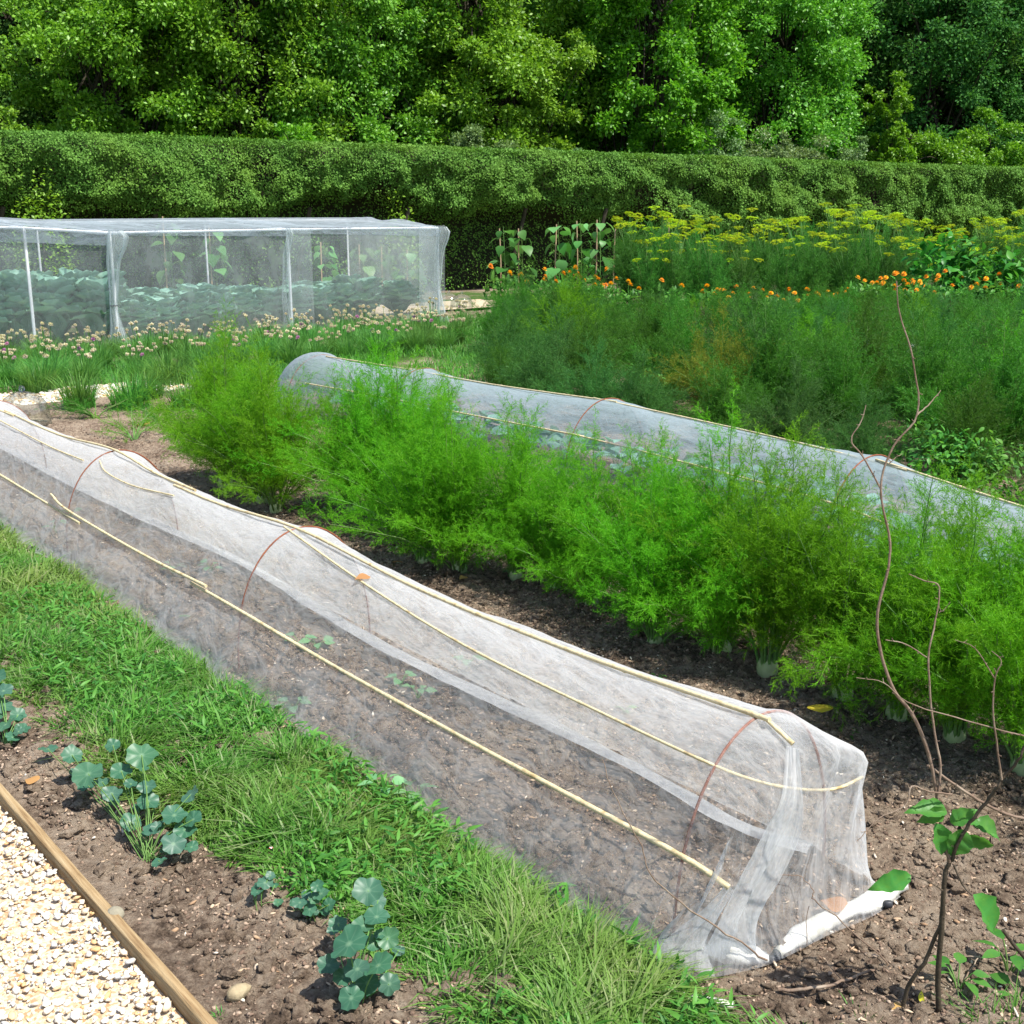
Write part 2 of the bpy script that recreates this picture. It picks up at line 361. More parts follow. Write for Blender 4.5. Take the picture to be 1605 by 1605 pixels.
# ------------------------------------------------------------------ ground
def sheet(name, x0, x1, y0, y1, z, mat, step, amp=0., kind='structure', local=True, seed=0):
    """a grid in bed coordinates (s along, n across), with soil relief"""
    a = max(2, int((x1-x0)/step)+1); b = max(2, int((y1-y0)/step)+1)
    S, N_ = np.meshgrid(np.linspace(x0, x1, a), np.linspace(y0, y1, b), indexing='ij')
    XY = S[..., None]*D1+N_[..., None]*D2; Z = np.full(S.shape, float(z))
    if amp:
        Z = Z+amp*(fbm(S*3, N_*3, 4, seed)*.9+.75*np.abs(fbm(S*13, N_*13, 4, seed+9)))
        e = np.minimum(np.minimum(S-x0, x1-S), np.minimum(N_-y0, y1-N_))
        if step < .02: Z = Z+.016*np.abs(fbm(S*34, N_*34, 3, 71))*(.4+vn(S*2.5, N_*2.5, 72))
        Z = z+(Z-z)*np.clip(e/.1, 0, 1)
    A = Acc(); A.add(np.concatenate([XY, Z[..., None]], -1), grid_faces(a, b)[:, ::-1])
    return tag(A.build(name, mat, smooth=True), kind=kind)
def soil_z(s, n, seed=3, amp=.035, z=0.):
    return z+.016*np.abs(fbm(s*34, n*34, 3, 71))*(.4+vn(s*2.5, n*2.5, 72))+amp*(fbm(s*3, n*3, 4, seed)*.9+.75*np.abs(fbm(s*13, n*13, 4, seed+9)))

A = Acc(); A.add([[-500, -500, -.05], [500, -500, -.05], [500, 500, -.05], [-500, 500, -.05]], [[0, 1, 2, 3]])
tag(A.build('ground', M['ground']), kind='structure')
sheet('soil_bed', -2.2, 10.35, .853, 5.6, 0., M['soil'], .012, .035, seed=3)
sheet('soil_ground', -2.2, 10.35, 5.6, 15., 0., M['soil'], .12, .03, seed=3)
sheet('gravel_path', -3, 10.35, -3., .83, -.02, M['sand'], .05, .01)
sheet('cross_path', 10.35, 11.2, -3., 5.4, -.02, M['sand'], .1, .01)
sheet('bed_end', 10.35, 11.2, 5.4, 14., -.02, M['ground'], .1, .02)
sheet('flower_bed', 11.2, 18.8, -3., 14., -.02, M['ground'], .1, .03)
sheet('back_path', 15.9, 17.5, 9.6, 13.9, .03, M['sand'], .2, .005)

def scatter_rocks(name, pts, sizes, mat, kind='stuff', label=None, flat=(1, .8, .55), var=6, base=I1, bury=.25):
    A = Acc(); idx = R.integers(0, var, len(pts))
    for k in range(var):
        q = idx == k
        if not q.any(): continue
        TV, TF = rock(100+k, base, .5, flat); n = q.sum()
        N_ = unit(np.array([0, 0, 1.])+R.normal(size=(n, 3))*.35)
        p = pts[q].copy(); p[:, 2] += sizes[q]*bury
        inst(A, TV, TF, p, frames(N_), sizes[q][:, None]*(1+.5*(R.random((n, 3))-.5)))
    o = A.build(name, mat, smooth=False); tag(o, label, None, None, kind); return o
def pts_sn(n, s0, s1, n0, n1, zf):
    s = R.uniform(s0, s1, n); q = R.uniform(n0, n1, n); xy = s[:, None]*D1+q[:, None]*D2
    return np.concatenate([xy, zf(s, q)[:, None]], 1)
# gravel stones of the path in front, denser where near
P_ = pts_sn(46000, .2, 4.2, -.9, .822, lambda s, q: -.02+R.uniform(-.004, .014, len(s)))
k = (np.abs(PX(P_[:, 0], P_[:, 1], 0)[0]-500) < 900) & (PX(P_[:, 0], P_[:, 1], 0)[1] < 1760); P_ = P_[k]
tag(scatter_rocks('gravel', P_, (.0035+.009*R.random(len(P_))**1.6), M['gravel'], flat=(1, .75, .5), var=12), 'cream and orange gravel stones covering the path', 'gravel', None, 'stuff')
P_ = pts_sn(5000, 10.35, 11.2, 1.5, 9, lambda s, q: -.015+0*s)
P_ = P_[(P_@np.append(D2, 0)) < 5.3]
tag(scatter_rocks('path_gravel', P_, R.uniform(.015, .03, len(P_)), M['gravel'], base=I0), 'pale gravel covering the cross path before the chives', 'gravel', None, 'stuff')
# soil clods and chips
def near_soil(n, s0, s1, n0, n1):
    p = pts_sn(n, s0, s1, n0, n1, lambda s, q: soil_z(s, q)); x, y = PX(p[:, 0], p[:, 1], 0)
    return p[(x > -80) & (x < 1700) & (y < 1700)]
P_ = np.concatenate([near_soil(40000, -.3, 5, .88, 4.0), near_soil(9000, 4.5, 10.3, .9, 4.5)])
sz = .0028+.016*R.random(len(P_))**5
tag(scatter_rocks('soil_clods', P_[:16000], .005+.02*R.random(16000)**3.2, M['soil'], flat=(1, .85, .55), base=LUMP, bury=.05), 'rough dark clods of the dug soil', 'soil', None, 'stuff')
P_ = np.concatenate([near_soil(115000, -.3, 4.6, .88, 4.2), near_soil(26000, 4.5, 9, 2.3, 4.5)]); sz = .002+.0065*R.random(len(P_))**2.6
tag(scatter_rocks('soil_crumbs', P_, sz, M['clod'], flat=(1, .7, .6), base=I0, bury=.1), 'brown crumbly clods lying over the dug soil', 'soil', None, 'stuff')
P_ = near_soil(17000, -.3, 7, .9, 4.0)
tag(scatter_rocks('soil_chips', P_, .002+.0085*R.random(len(P_))**3.5, M['chip'], flat=(1.3, .5, .3), base=I0, bury=.5), 'pale chips and small flints scattered over the soil', 'soil', None, 'stuff')

# ------------------------------------------------------------------ timber edging and stones
def timber():
    pts = [(-1.2, .845), (.6, .85), (1.75, .847), (2.3, .842), (3.1, .838), (5.5, .83)]
    p = smooth_path([(a, b, 0) for a, b in pts], 30); A = Acc(); V = []
    prof = np.array([[-.0125, -.045], [-.0125, .016], [-.010, .020], [.010, .020], [.0125, .016], [.0125, -.045]])
    for q in p:
        for (o, z) in prof:
            xy = W(q[0], q[1]+o+.0015*(vn(q[0]*9, o*200, 4)-.5)); V.append([xy[0], xy[1], z+.004*fbm(q[0]*5, 0, 3, 5)])
    F = grid_faces(len(p), len(prof)); A.add(V, F)
    return tag(A.build('timber_edging', M['timber']), 'long weathered timber board edging the gravel path', 'edging board')
timber()
def stone(name, px, py, r, flat, mat, label, z=.0, base=I2, amp=.12, cat='stone'):
    rr = np.random.default_rng(int(px)); V = base[0].copy()*(1+amp*(np.array([[fbm(v[0]*1.5+px, v[1]*1.5+v[2], 3)] for v in base[0]])))
    V = V*np.array(flat)*r; A = Acc(); A.add(V, base[1]); o = A.build(name, mat, smooth=True)
    o.location = G(px, py, z); o.rotation_euler = (0, 0, rr.random()*3); return tag(o, label, cat)
stone('round_stone', 181, 1432, .024, (1, .8, .62), M['pebble'], 'smooth round grey pebble leaning on the timber edging', .012, amp=.05)
V, F = rock(41, I1, .1, (1.25, .75, .7)); A = Acc(); A.add(V*.026, F); o = A.build('square_stone', M['chunk']); o.location = G(374, 1556, .008); o.rotation_euler = (0, .1, .6)
tag(o, 'blocky tan stone on the soil beside the timber edging', 'stone')
stone('flat_stone', 812, 1603, .022, (1.1, .8, .5), M['pebble'], 'dark smooth stone half hidden in grass at the bottom edge', .02)

# ------------------------------------------------------------------ leaf templates
LEAFQ = (np.array([[0, 0, 0], [.5, .32, .06], [1, 0, 0], [.5, -.32, .06]]), np.array([[0, 1, 2], [0, 2, 3]]))
def leaf_tpl(nx=5, w=.5, droop=.25, fold=.12, heart=False):
    V = []; 
    for i in range(nx+1):
        t = i/nx; wd = w*.5*(sin(pi*t**.75) if not heart else (sin(pi*min(1, t*.93+.07)**.62)))
        for sgn in (-1, 0, 1):
            V.append([t, sgn*wd, -droop*t*t+fold*abs(sgn)*wd*2])
    F = grid_faces(nx+1, 3); return np.array(V), F
LEAF = leaf_tpl(); HEART = leaf_tpl(6, .95, .3, .06, True)
def round_tpl():
    V = []
    for i in range(9):
        t = i/8; wd = .46*max(.02, 1-(2*t-1)**2)**.45
        for q in (-1, -.5, 0, .5, 1): V.append([t, q*wd*1.05, .1*abs(q)+.14*sin(t*3)-.25*t*t+.05*sin(9*t+7*q)*abs(q)])
    return np.array(V), grid_faces(9, 5)
ROUND = round_tpl()
NARROW = leaf_tpl(4, .22, .35, .1)
CUP = leaf_tpl(6, .95, -.15, .25, True)
def leaves(acc, tpl, pos, D, N, size):
    inst(acc, tpl[0], tpl[1], pos, frames_xy(D, N), size)
def sph(n):
    return unit(R.normal(size=(n, 3)))

# ------------------------------------------------------------------ grass strip
def grass_blades(acc, base, h, lean, w, seg=3, az=None):
    n = len(base); az = R.uniform(0, 2*pi, n) if az is None else az
    d = np.stack([np.cos(az), np.sin(az)], 1); sd_ = np.stack([-np.sin(az), np.cos(az)], 1); V = []
    for i in range(seg+1):
        t = i/seg; out = lean*h*t**1.8; z = h*(t-.35*np.clip(lean, 0, 2)*t*t)
        c = np.concatenate([base[:, :2]+d*out[:, None], (base[:, 2]+z)[:, None]], 1)
        ww = (w*.5*(1-t**2*.97))[:, None]*np.concatenate([sd_, np.zeros((n, 1))], 1)
        V += [c-ww, c+ww]
    V = np.stack(V, 1); k = 2*(seg+1)
    F = np.array([[2*i, 2*i+1, 2*i+3, 2*i+2] for i in range(seg)])
    acc.add(V.reshape(-1, 3), (F[None]+np.arange(n)[:, None, None]*k).reshape(-1, 4))
def strip():
    A = Acc()
    for (s0, s1, dens) in ((.6, 3, 26000), (3, 5, 15000), (5, 8.5, 8000)):
        n = int((s1-s0)*.72*dens); s = R.uniform(s0, s1, n); q = R.uniform(1.08, 1.82, n)
        lo = np.interp(s, [1.5, 2.2, 2.7, 3.3, 4.2, 5], [1.2, 1.23, 1.16, 1.06, 1.1, 1.1])+.05*fbm(s*2.6, s*0, 3, 21); hi = np.interp(s, [1.3, 3, 5, 8], [1.675, 1.70, 1.755, 1.80])+.03*fbm(s*4, s*0, 3, 31)
        # the strip bends round the tunnel end at the near side
        hi = hi+np.clip(1.3-s, 0, .5)*.3; lo = lo+np.clip(1.35-s, 0, 1)*.05
        e = np.minimum(q-lo, hi-q); keep = e > -.02*R.random(n)
        s, q, e = s[keep], q[keep], e[keep]; n = len(s)
        clump = .5+.5*fbm(s*7, q*7, 3, 55)*2.2; az = 6.28*vn(s*5, q*5, 91)*1.6+R.normal(size=n)*1.1; wide = R.random(n) < .22
        h = (.04+.092*R.random(n)*np.clip(.4+clump, .3, 1.5))*np.clip(.5+e*4, .45, 1)*(1 if s0 < 5 else 1.15)
        xy = s[:, None]*D1+q[:, None]*D2
        grass_blades(A, np.concatenate([xy, np.full((n, 1), -.005)], 1), h, R.uniform(.25, 1.7, n), R.uniform(.003, .0075, n)*np.where(wide, 1.8, 1)*(1 if s0 < 5 else 1.5), 3, az)
    o = A.build('grass', M['grass']); tag(o, 'lush uneven grass strip between the soil border and the netted tunnel', 'grass', None, 'stuff')
    A = Acc(); n = 15000; s = R.uniform(.9, 7.5, n); q = R.uniform(1.2, 1.67, n); keep = vn(s*4, q*4, 77) > .5; s = s[keep]; q = q[keep]; n = len(s)
    xy = s[:, None]*D1+q[:, None]*D2; p = np.concatenate([xy, R.uniform(.02, .075, (n, 1))], 1)
    leaves(A, NARROW, p, unit(R.normal(size=(n, 3))*[1, 1, .35]+[0, 0, .45]), unit(R.normal(size=(n, 3))*.5+[0, 0, 1]), R.uniform(.02, .05, n)[:, None])
    tag(A.build('grass_weeds', M['weed']), 'small leafy weeds mixed into the grass strip', 'weeds', None, 'stuff')
strip()

# ------------------------------------------------------------------ feathery plants
def level(P, D, L, k, t0, t1, ang, f0, f1, taper=.55, up=0.):
    n = len(P); t = (np.arange(k)[None]+R.random((n, k)))/k*(t1-t0)+t0
    b = P[:, None]+D[:, None]*(L[:, None]*t)[..., None]; DD = np.repeat(D[:, None], k, 1)
    a = ang*(1+.35*(R.random((n, k))-.5)*2); nd = DD*np.cos(a)[..., None]+rperp(DD)*np.sin(a)[..., None]
    nd[..., 2] += up; nd = unit(nd); l = L[:, None]*R.uniform(f0, f1, (n, k))*(1-taper*t)
    return b.reshape(-1, 3), nd.reshape(-1, 3), l.ravel()
def feather(seed, h=.7, spread=.38, stalks=12, fr=9, k2=8, k3=7, k4=4, w=.0013, lean0=.1, lean1=.9, start=.3, fl=.2, lp=1.):
    global R; keep = R; R = np.random.default_rng(seed); S = Acc(); A = Acc(); P = []; D = []; L = []
    for i in range(stalks):
        az = R.uniform(0, 2*pi); le = lean0+(lean1-lean0)*R.random()**lp; hh = h*R.uniform(.6, 1.05)*(1-.22*le); pts = []
        b = np.array([cos(az), sin(az), 0])*.02
        for t in np.linspace(0, 1, 8):
            out = spread*le*(t**1.5); pts.append(b+np.array([cos(az)*out, sin(az)*out, hh*(t-.22*le*t*t)])+R.normal(size=3)*.006*t)
        pts = np.array(pts); tube(S, pts, np.linspace(.006, .0012, 8), 4, False)
        for j in range(7):
            if (j+.5)/7 < start: continue
            d = pts[j+1]-pts[j]; l = np.linalg.norm(d); n = max(1, int(fr/7*1.4+R.random()))
            for _ in range(n):
                P.append(pts[j]+d*R.random()); q = rperp((d/l)[None])[0]; a = R.uniform(.3, .95)
                D.append(d/l*cos(a)+q*sin(a)); L.append(fl*R.uniform(.55, 1.1)*(1.15-.55*j/6))
        P.append(pts[-2]); D.append(unit(pts[-1]-pts[-2])); L.append(fl*.9)
    P = np.array(P); D = unit(np.array(D)); L = np.array(L)
    strands(A, P, D, L, np.full(len(P), w*1.7))
    p2 = level(P, D, L, k2, .1, 1, .68, .28, .5, .5); strands(A, *p2, np.full(len(p2[0]), w*1.2))
    p3 = level(*p2, k3, .1, 1, .75, .3, .55, .4, -.04); strands(A, *p3, np.full(len(p3[0]), w))
    if k4: p4 = level(*p3, k4, .15, 1, .65, .4, .75, .3, -.06); strands(A, *p4, np.full(len(p4[0]), w*.85))
    R = keep; return A, S
def bulb():
    A = Acc(); 
    for q in range(4):
        az = q*1.57+.4; V = I2[0]*np.array([.022, .028, .042]); c, s = cos(az), sin(az)
        V = V@np.array([[c, -s, 0], [s, c, 0], [0, 0, 1]]).T+np.array([cos(az)*.014, sin(az)*.012, .026]); A.add(V, I2[1])
    return A
protos = []
for i in range(3):
    a, s = feather(50+i, .84, .37, 23, 16, 8, 8, 6, w=.0015, lean0=.03, lean1=1.5, start=.1, fl=.24, lp=1.35); e = empty('fennel_plant', (0, 0, 0))
    a.build('foliage', M['fennel'], e); s.build('stem', M['stalk'], e); bulb().build('bulb', M['bulb'], e, True); protos.append([e, tree_of(e), False])
def place(pr, loc, rz, sc, label, cat, group, mat=None):
    if not pr[2]: o = pr[0]; pr[2] = True
    else: o = copy_tree(pr[0], pr[1])
    o.location = tuple(loc); o.rotation_euler = (0, 0, rz); o.scale = (sc, sc, sc) if np.isscalar(sc) else sc
    return tag(o, label, cat, group)
row = []
s = .95
while s < 6.55:
    row.append((s, 3.2+R.uniform(-.16, .16), R.uniform(.82, 1.22))); s += R.uniform(.2, .32)
row.sort(key=lambda q: -q[0])
for i, (s, n, sc) in enumerate(row):
    if s > 6.4: sc *= .85
    if s < 5: sc *= .98
    xy = W(s, n); place(protos[i % 3], (xy[0], xy[1], -.01), R.uniform(0, 6.28), sc, '%s bright green feathery fennel from the left in the row between the net tunnels' % ordn(i), 'fennel', 'fennel row between the net tunnels')

# dark fennel mass behind the far tunnel
dk = []
for kind, mats in (('dark', M['fennel_dark']), ('blue', M['fennel_blue']), ('dark', M['fennel_dark']), ('bronze', M['bronze']), ('gold', M['gold']), ('bright', M['fennel'])):
    a, s_ = feather(80+len(dk), .98, .40, 24, 16, 8, 7, 4, w=.0028, lean1=1.5, start=.08, fl=.3)
    e = empty('fennel_bush', (0, 0, 0)); a.build('foliage', mats, e); s_.build('stem', M['stalk'] if kind != 'bronze' else M['bronze'], e); dk.append([e, tree_of(e), False])
cand = []
for ri, n in enumerate(np.arange(6.4, 15.5, .74)):
    s = -1.0
    while s < 12.2:
        s += R.uniform(.5, .72); nn = n+R.uniform(-.15, .15); x, y = W(s, nn); px, py = PX(x, y, .4)
        lim = 765 if y < 14.5 else 770
        if lim < px < 1700 and y < 16.6-(.8 if px < 1000 else 0) and y > 4 and (n > 6.7 or s < 8): cand.append((ri, px, x, y))
cand.sort(key=lambda q: (q[0], q[1])); seen = {}
for (ri, px, x, y) in cand:
    i = seen.get(ri, 0); seen[ri] = i+1
    r = R.random(); kd = 0 if r < .30 else 1 if r < .50 else 2 if r < .74 else 3 if r < .83 else 4 if r < .85 else 5
    far = (y-8)/8; sc = R.uniform(.8, 1.12)*((.9 if px < 960 else .68) if y > 13 else .86 if y > 10.5 else .98)
    if kd == 5 and (ri < 2 or R.random() < .3): kd = 0
    if ri == 0: sc *= .72
    nm = ['dark green', 'blue green', 'dark green', 'brown bronze', 'yellowing', 'bright green'][kd]
    place(dk[kd], (x, y, -.01), R.uniform(0, 6.28), (sc, sc, sc*R.uniform(.9, 1.05)), '%s feathery fennel bush, %s from the left in %s row behind the far tunnel' % (nm, ordn(i), ordn(ri)), 'fennel', 'fennel bushes behind the far tunnel')

# ------------------------------------------------------------------ dill with yellow umbels
def umbel_bm():
    A = Acc(); n = 26; az = R.uniform(0, 6.28, n); r = .11*np.sqrt(R.random(n)); tip = np.stack([r*np.cos(az), r*np.sin(az), .07-2*r*r+R.normal(size=n)*.004], 1)
    P = np.zeros((n, 3)); D = unit(tip); L = np.linalg.norm(tip, axis=1); strands(A, P, D, L, np.full(n, .003))
    for t in tip:
        k = 9; q = t+R.normal(size=(k, 3))*[.011, .011, .004]; inst(A, I0[0]*np.array([1, 1, .5]), I0[1], q, frames(sph(k)*.2+[0, 0, 1]), np.full((k, 1), .0065))
    return A
dill = []
for v in range(3):
    a, s_ = feather(120+v, 1.5, .42, 14, 20, 7, 6, 4, w=.0035, lean0=.05, lean1=.8, start=.08, fl=.34)
    e = empty('dill_plant', (0, 0, 0)); 
    um = []
    for k in range(7):
        az = R.uniform(0, 6.28); r = R.uniform(.05, .4); h = R.uniform(1.1, 1.68); top = np.array([r*cos(az), r*sin(az), h])
        tube(s_, smooth_path([(0, 0, 0), (r*.3*cos(az), r*.3*sin(az), h*.6), top], 4), .005, 4, False); um.append(top)
    a.build('foliage', M['dill'], e); s_.build('stem', M['stalk'], e); m0 = None
    for t in um:
        if m0 is None: m0 = umbel_bm().build('umbel', M['umbel'], e); o = m0
        else: o = m0.copy(); C.objects.link(o); o.parent = e
        o.location = tuple(t); o.scale = (R.uniform(.6, 1.15),)*3; o.rotation_euler = (R.normal()*.25, R.normal()*.15, R.uniform(0, 6))
    dill.append([e, tree_of(e), False])
dl = []
for ri, Y in enumerate((18.2, 19.2, 20.3, 21.5)):
    px = 985 if ri else 1010
    while px < 1680:
        dl.append((ri, px, Y+R.uniform(-.3, .3))); px += R.uniform(42, 64)
cnt = {}
for ri, px, Y in dl:
    i = cnt.get(ri, 0); cnt[ri] = i+1
    x = (px-802.5)/FPX*Y*cos(PITCH)*1.03; sc = R.uniform(.84, 1.08)*(.84 if ri == 0 else 1)
    place(dill[(i+ri) % 3], (x, Y, -.03), R.uniform(0, 6), sc, 'tall dill with yellow umbels, %s from the left in %s row before the hedge' % (ordn(i), ordn(ri)), 'dill', 'flowering dill before the hedge')

# ------------------------------------------------------------------ marigolds
def marigold_flower():
    A = Acc()
    for ring, (n, r, tilt) in enumerate(((14, .032, .15), (12, .026, .5), (9, .018, .9))):
        az = np.arange(n)*2*pi/n+ring*.2; D = np.stack([np.cos(az)*cos(tilt), np.sin(az)*cos(tilt), np.full(n, sin(tilt))], 1)
        leaves(A, leaf_tpl(3, .42, .15, 0), np.zeros((n, 3))+[0, 0, .004*ring], D, np.tile([0, 0, 1.], (n, 1)), np.full((n, 1), r))
    return A
mf = None; mari = []
for v in range(3):
    e = empty('marigold_plant', (0, 0, 0)); A = Acc(); n = 240
    P = R.normal(size=(n, 3))*[.11, .11, .0]+[0, 0, 0]; P[:, 2] = R.uniform(.05, .46, n)
    leaves(A, LEAF, P, unit(R.normal(size=(n, 3))*[1, 1, .5]), unit(R.normal(size=(n, 3))*.5+[0, 0, 1]), R.uniform(.06, .11, n)[:, None]); 
    tops = [np.array([R.normal()*.13, R.normal()*.13, R.uniform(.44, .58)]) for _ in range(2+v)]
    for t in tops: tube(A, [(t[0]*.2, t[1]*.2, 0), tuple(t)], .004, 4, False)
    A.build('foliage', M['weed'], e)
    for t in tops:
        if mf is None: mf = marigold_flower().build('flower', M['orange'], e); o = mf
        else: o = mf.copy(); C.objects.link(o); o.parent = e
        o.location = tuple(t); o.rotation_euler = (R.uniform(.1, .7), 0, R.uniform(-1, 1)); o.scale = (R.uniform(1.15, 1.6),)*3
    mari.append([e, tree_of(e), False])
mp = [(786, 419), (838, 428), (866, 428), (883, 421), (906, 421), (922, 434), (934, 438), (948, 436), (985, 441), (1050, 440), (1112, 445), (1135, 452), (1160, 462), (1187, 458), (1200, 455), (1232, 455), (1242, 462), (1262, 455), (1285, 460), (1296, 452), (1315, 455), (1352, 436), (1372, 430), (1386, 433), (1403, 440), (1418, 445), (1428, 452), (1438, 432), (1452, 448), (1462, 430), (1472, 442), (1510, 438), (1528, 440), (1548, 432), (1585, 436)]
for i, (px, py) in enumerate(mp):
    Y = 17.0-R.uniform(0, .4) if px < 1100 else 16.9-R.uniform(0, .5); p = AT(px, py, Y); sc = max(.75, (p[2]+.03)/.55)
    place(mari[i % 3], (p[0], p[1], -.03), R.uniform(0, 6), (1, 1, sc), '%s orange marigold clump from the left in the row behind the fennel' % ordn(i), 'marigold', 'marigolds behind the fennel')

# ------------------------------------------------------------------ staked broad-leaved plants and broad bushes
def staked(px, ytop, Y, lean, nl, i, stake=True):
    x = (px-802.5)/FPX*Y*1.0; top = AT(px, ytop, Y); h = top[2]; x = top[0]
    e = empty('staked_plant', (x, Y, -.03)); S = Acc(); A = Acc()
    pts = smooth_path([(0.04, 0, 0), (.05, .02, h*.5), (.02, 0, h)], 5); tube(S, pts, np.linspace(.011, .004, len(pts)), 5)
    P = []; D = []; N = []; L = []
    for k in range(nl):
        t = .35+.65*(k+.5)/nl; az = k*2.4+R.uniform(-.4, .4)+i; b = pts[int(t*(len(pts)-1))]; l = .17*(1.2-t*.5)
        q = b+np.array([cos(az)*l, sin(az)*l, l*.45]); tube(S, [b, (b+q)/2+[0, 0, .01], q], .0028, 4, False)
        P.append(q); D.append([cos(az)*.75+R.normal()*.3, sin(az)*.75+R.normal()*.3, -.6+R.normal()*.35]); N.append([cos(az)*.7, sin(az)*.7, .8]); L.append(R.uniform(.13, .3)*(1.15-.3*t))
    leaves(A, HEART, np.array(P), unit(np.array(D)), np.array(N), np.array(L)[:, None])
    A.build('foliage', M['bean'], e); S.build('stem', M['stalk'], e); return e, h
stk = [(787, 352, 22.3), (815, 352, 22.5), (873, 345, 21.6), (908, 340, 21.9), (938, 338, 21.4), (965, 352, 21.7), (1052, 340, 22.2)]
for i, (px, yt, Y) in enumerate(stk):
    e, h = staked(px, yt, Y, 0, 17 if i in (2, 3, 4) else 13, i); tag(e, '%s broad leaved climbing plant from the left on a cane stake before the hedge' % ordn(i), 'climbing plant', 'staked plants before the hedge')
    A = Acc(); x = e.location.x; tube(A, smooth_path([(0, 0, 0), (.005, 0, h*.5), (.02*(i % 3-1), 0, h-.04)], 5), .013, 6)
    c = A.build('cane_stake', M['stake']); c.location = (x-.03, Y-.05, -.03); tag(c, 'brown cane stake tied to the %s climbing plant from the left' % ordn(i), 'stake', 'cane stakes before the hedge')
stk2 = [(330, 352, 22), (505, 378, 21.5), (565, 382, 21.3), (600, 385, 21.8), (640, 390, 21.2), (258, 338, 20)]
for i, (px, yt, Y) in enumerate(stk2):
    e, h = staked(px, yt, Y, 0, 16, i+3); tag(e, 'broad leaved climbing plant behind the net cage, %s from the left' % ordn(sorted(q[0] for q in stk2).index(px)), 'climbing plant', 'staked plants behind the cage')
    A = Acc(); tube(A, [(0, 0, 0), (.01, 0, h+.02)], .013, 6); c = A.build('cane_stake', M['stake']); c.location = (e.location.x-.03, Y-.06, -.03)
    tag(c, 'brown cane stake behind the net cage, %s from the left' % ordn(sorted(q[0] for q in stk2).index(px)), 'stake', 'cane stakes behind the cage')
def bush_acc(n, rx, rz, tpl, l0, l1, z0=.05, shell=.6):
    A = Acc(); d = sph(n); d[:, 2] = np.abs(d[:, 2]); r = (R.random(n)**.33*(1-shell)+shell)*(1+.25*R.normal(size=n)*.5)
    P = d*r[:, None]*[rx, rx, rz]+[0, 0, z0]; D = unit(d*[1, 1, .2]+R.normal(size=(n, 3))*.5+[0, 0, -.15]); N = unit(d+[0, 0, .8]+R.normal(size=(n, 3))*.35)
    leaves(A, tpl, P, D, N, R.uniform(l0, l1, n)[:, None]); return A
for i, (px, yt, Y, rx) in enumerate([(1475, 378, 17.4, .5), (1530, 392, 17.3, .45), (1578, 405, 17.2, .4)]):
    t = AT(px, yt, Y); e = empty('broad_leaf_bush', (t[0], Y, -.03)); bush_acc(520, rx, t[2], LEAF, .12, .2).build('foliage', M['potato'], e)
    A = Acc()
    for k in range(6): a = k*1.05; tube(A, [(0, 0, 0), (cos(a)*rx*.5, sin(a)*rx*.5, t[2]*.7)], .007, 5)
    A.build('stem', M['stalk'], e); tag(e, '%s dense broad leaved green bush from the left behind the marigolds' % ordn(i), 'bush', 'broad leaved bushes behind the marigolds')

# ------------------------------------------------------------------ chives
def head_acc():
    A = Acc(); n = 60; d = sph(n); leaves(A, LEAFQ, d*.004, d, rperp(d), R.uniform(.010, .017, n)[:, None]); return A
hd = hp = None; chv = []
for v in range(4):
    e = empty('chive_clump', (0, 0, 0)); A = Acc(); n = 420; r = .1*np.sqrt(R.random(n)); az = R.uniform(0, 6.28, n)
    grass_blades(A, np.stack([r*np.cos(az), r*np.sin(az), 0*r], 1), R.uniform(.18, .38, n), R.uniform(.05, .9, n), np.full(n, .006), 3, az+R.normal(size=n)*.6)
    tops = [np.array([R.normal()*.11, R.normal()*.11, R.uniform(.28, .44)]) for _ in range(9)]
    for t in tops: tube(A, [(t[0]*.3, t[1]*.3, 0), tuple(t)], .003, 3, False)
    A.build('foliage', M['chive'], e)
    for j, t in enumerate(tops):
        if hd is None: hd = head_acc().build('flower_head', M['chivehead'], e); o = hd
        elif v == 3 and j == 0: hp = head_acc().build('flower_head', M['chivepink'], e); o = hp
        else: o = (hd.copy()); C.objects.link(o); o.parent = e
        o.location = tuple(t); o.scale = (R.uniform(1, 1.45),)*3
    chv.append([e, tree_of(e), False])
cv = []
for ri, s in enumerate((11.35, 11.8, 12.3, 12.85, 13.4)):
    n = 2.0 if ri > 1 else 2.6
    while n < 12.5:
        cv.append((ri, s+R.uniform(-.12, .12), n)); n += R.uniform(.36, .62)
cnt = {}
for ri, s, n in cv:
    x, y = W(s, n); px, py = PX(x, y, .1)
    if px < -60 or px > 730: continue
    i = cnt.get(ri, 0); cnt[ri] = i+1; k = int(R.integers(0, 4))
    place(chv[k], (x, y, -.02), R.uniform(0, 6), R.uniform(.8, 1.1), 'dry headed chives, %s from the left in %s row before the cage' % (ordn(i), ordn(ri)), 'chives', 'chives before the net cage')
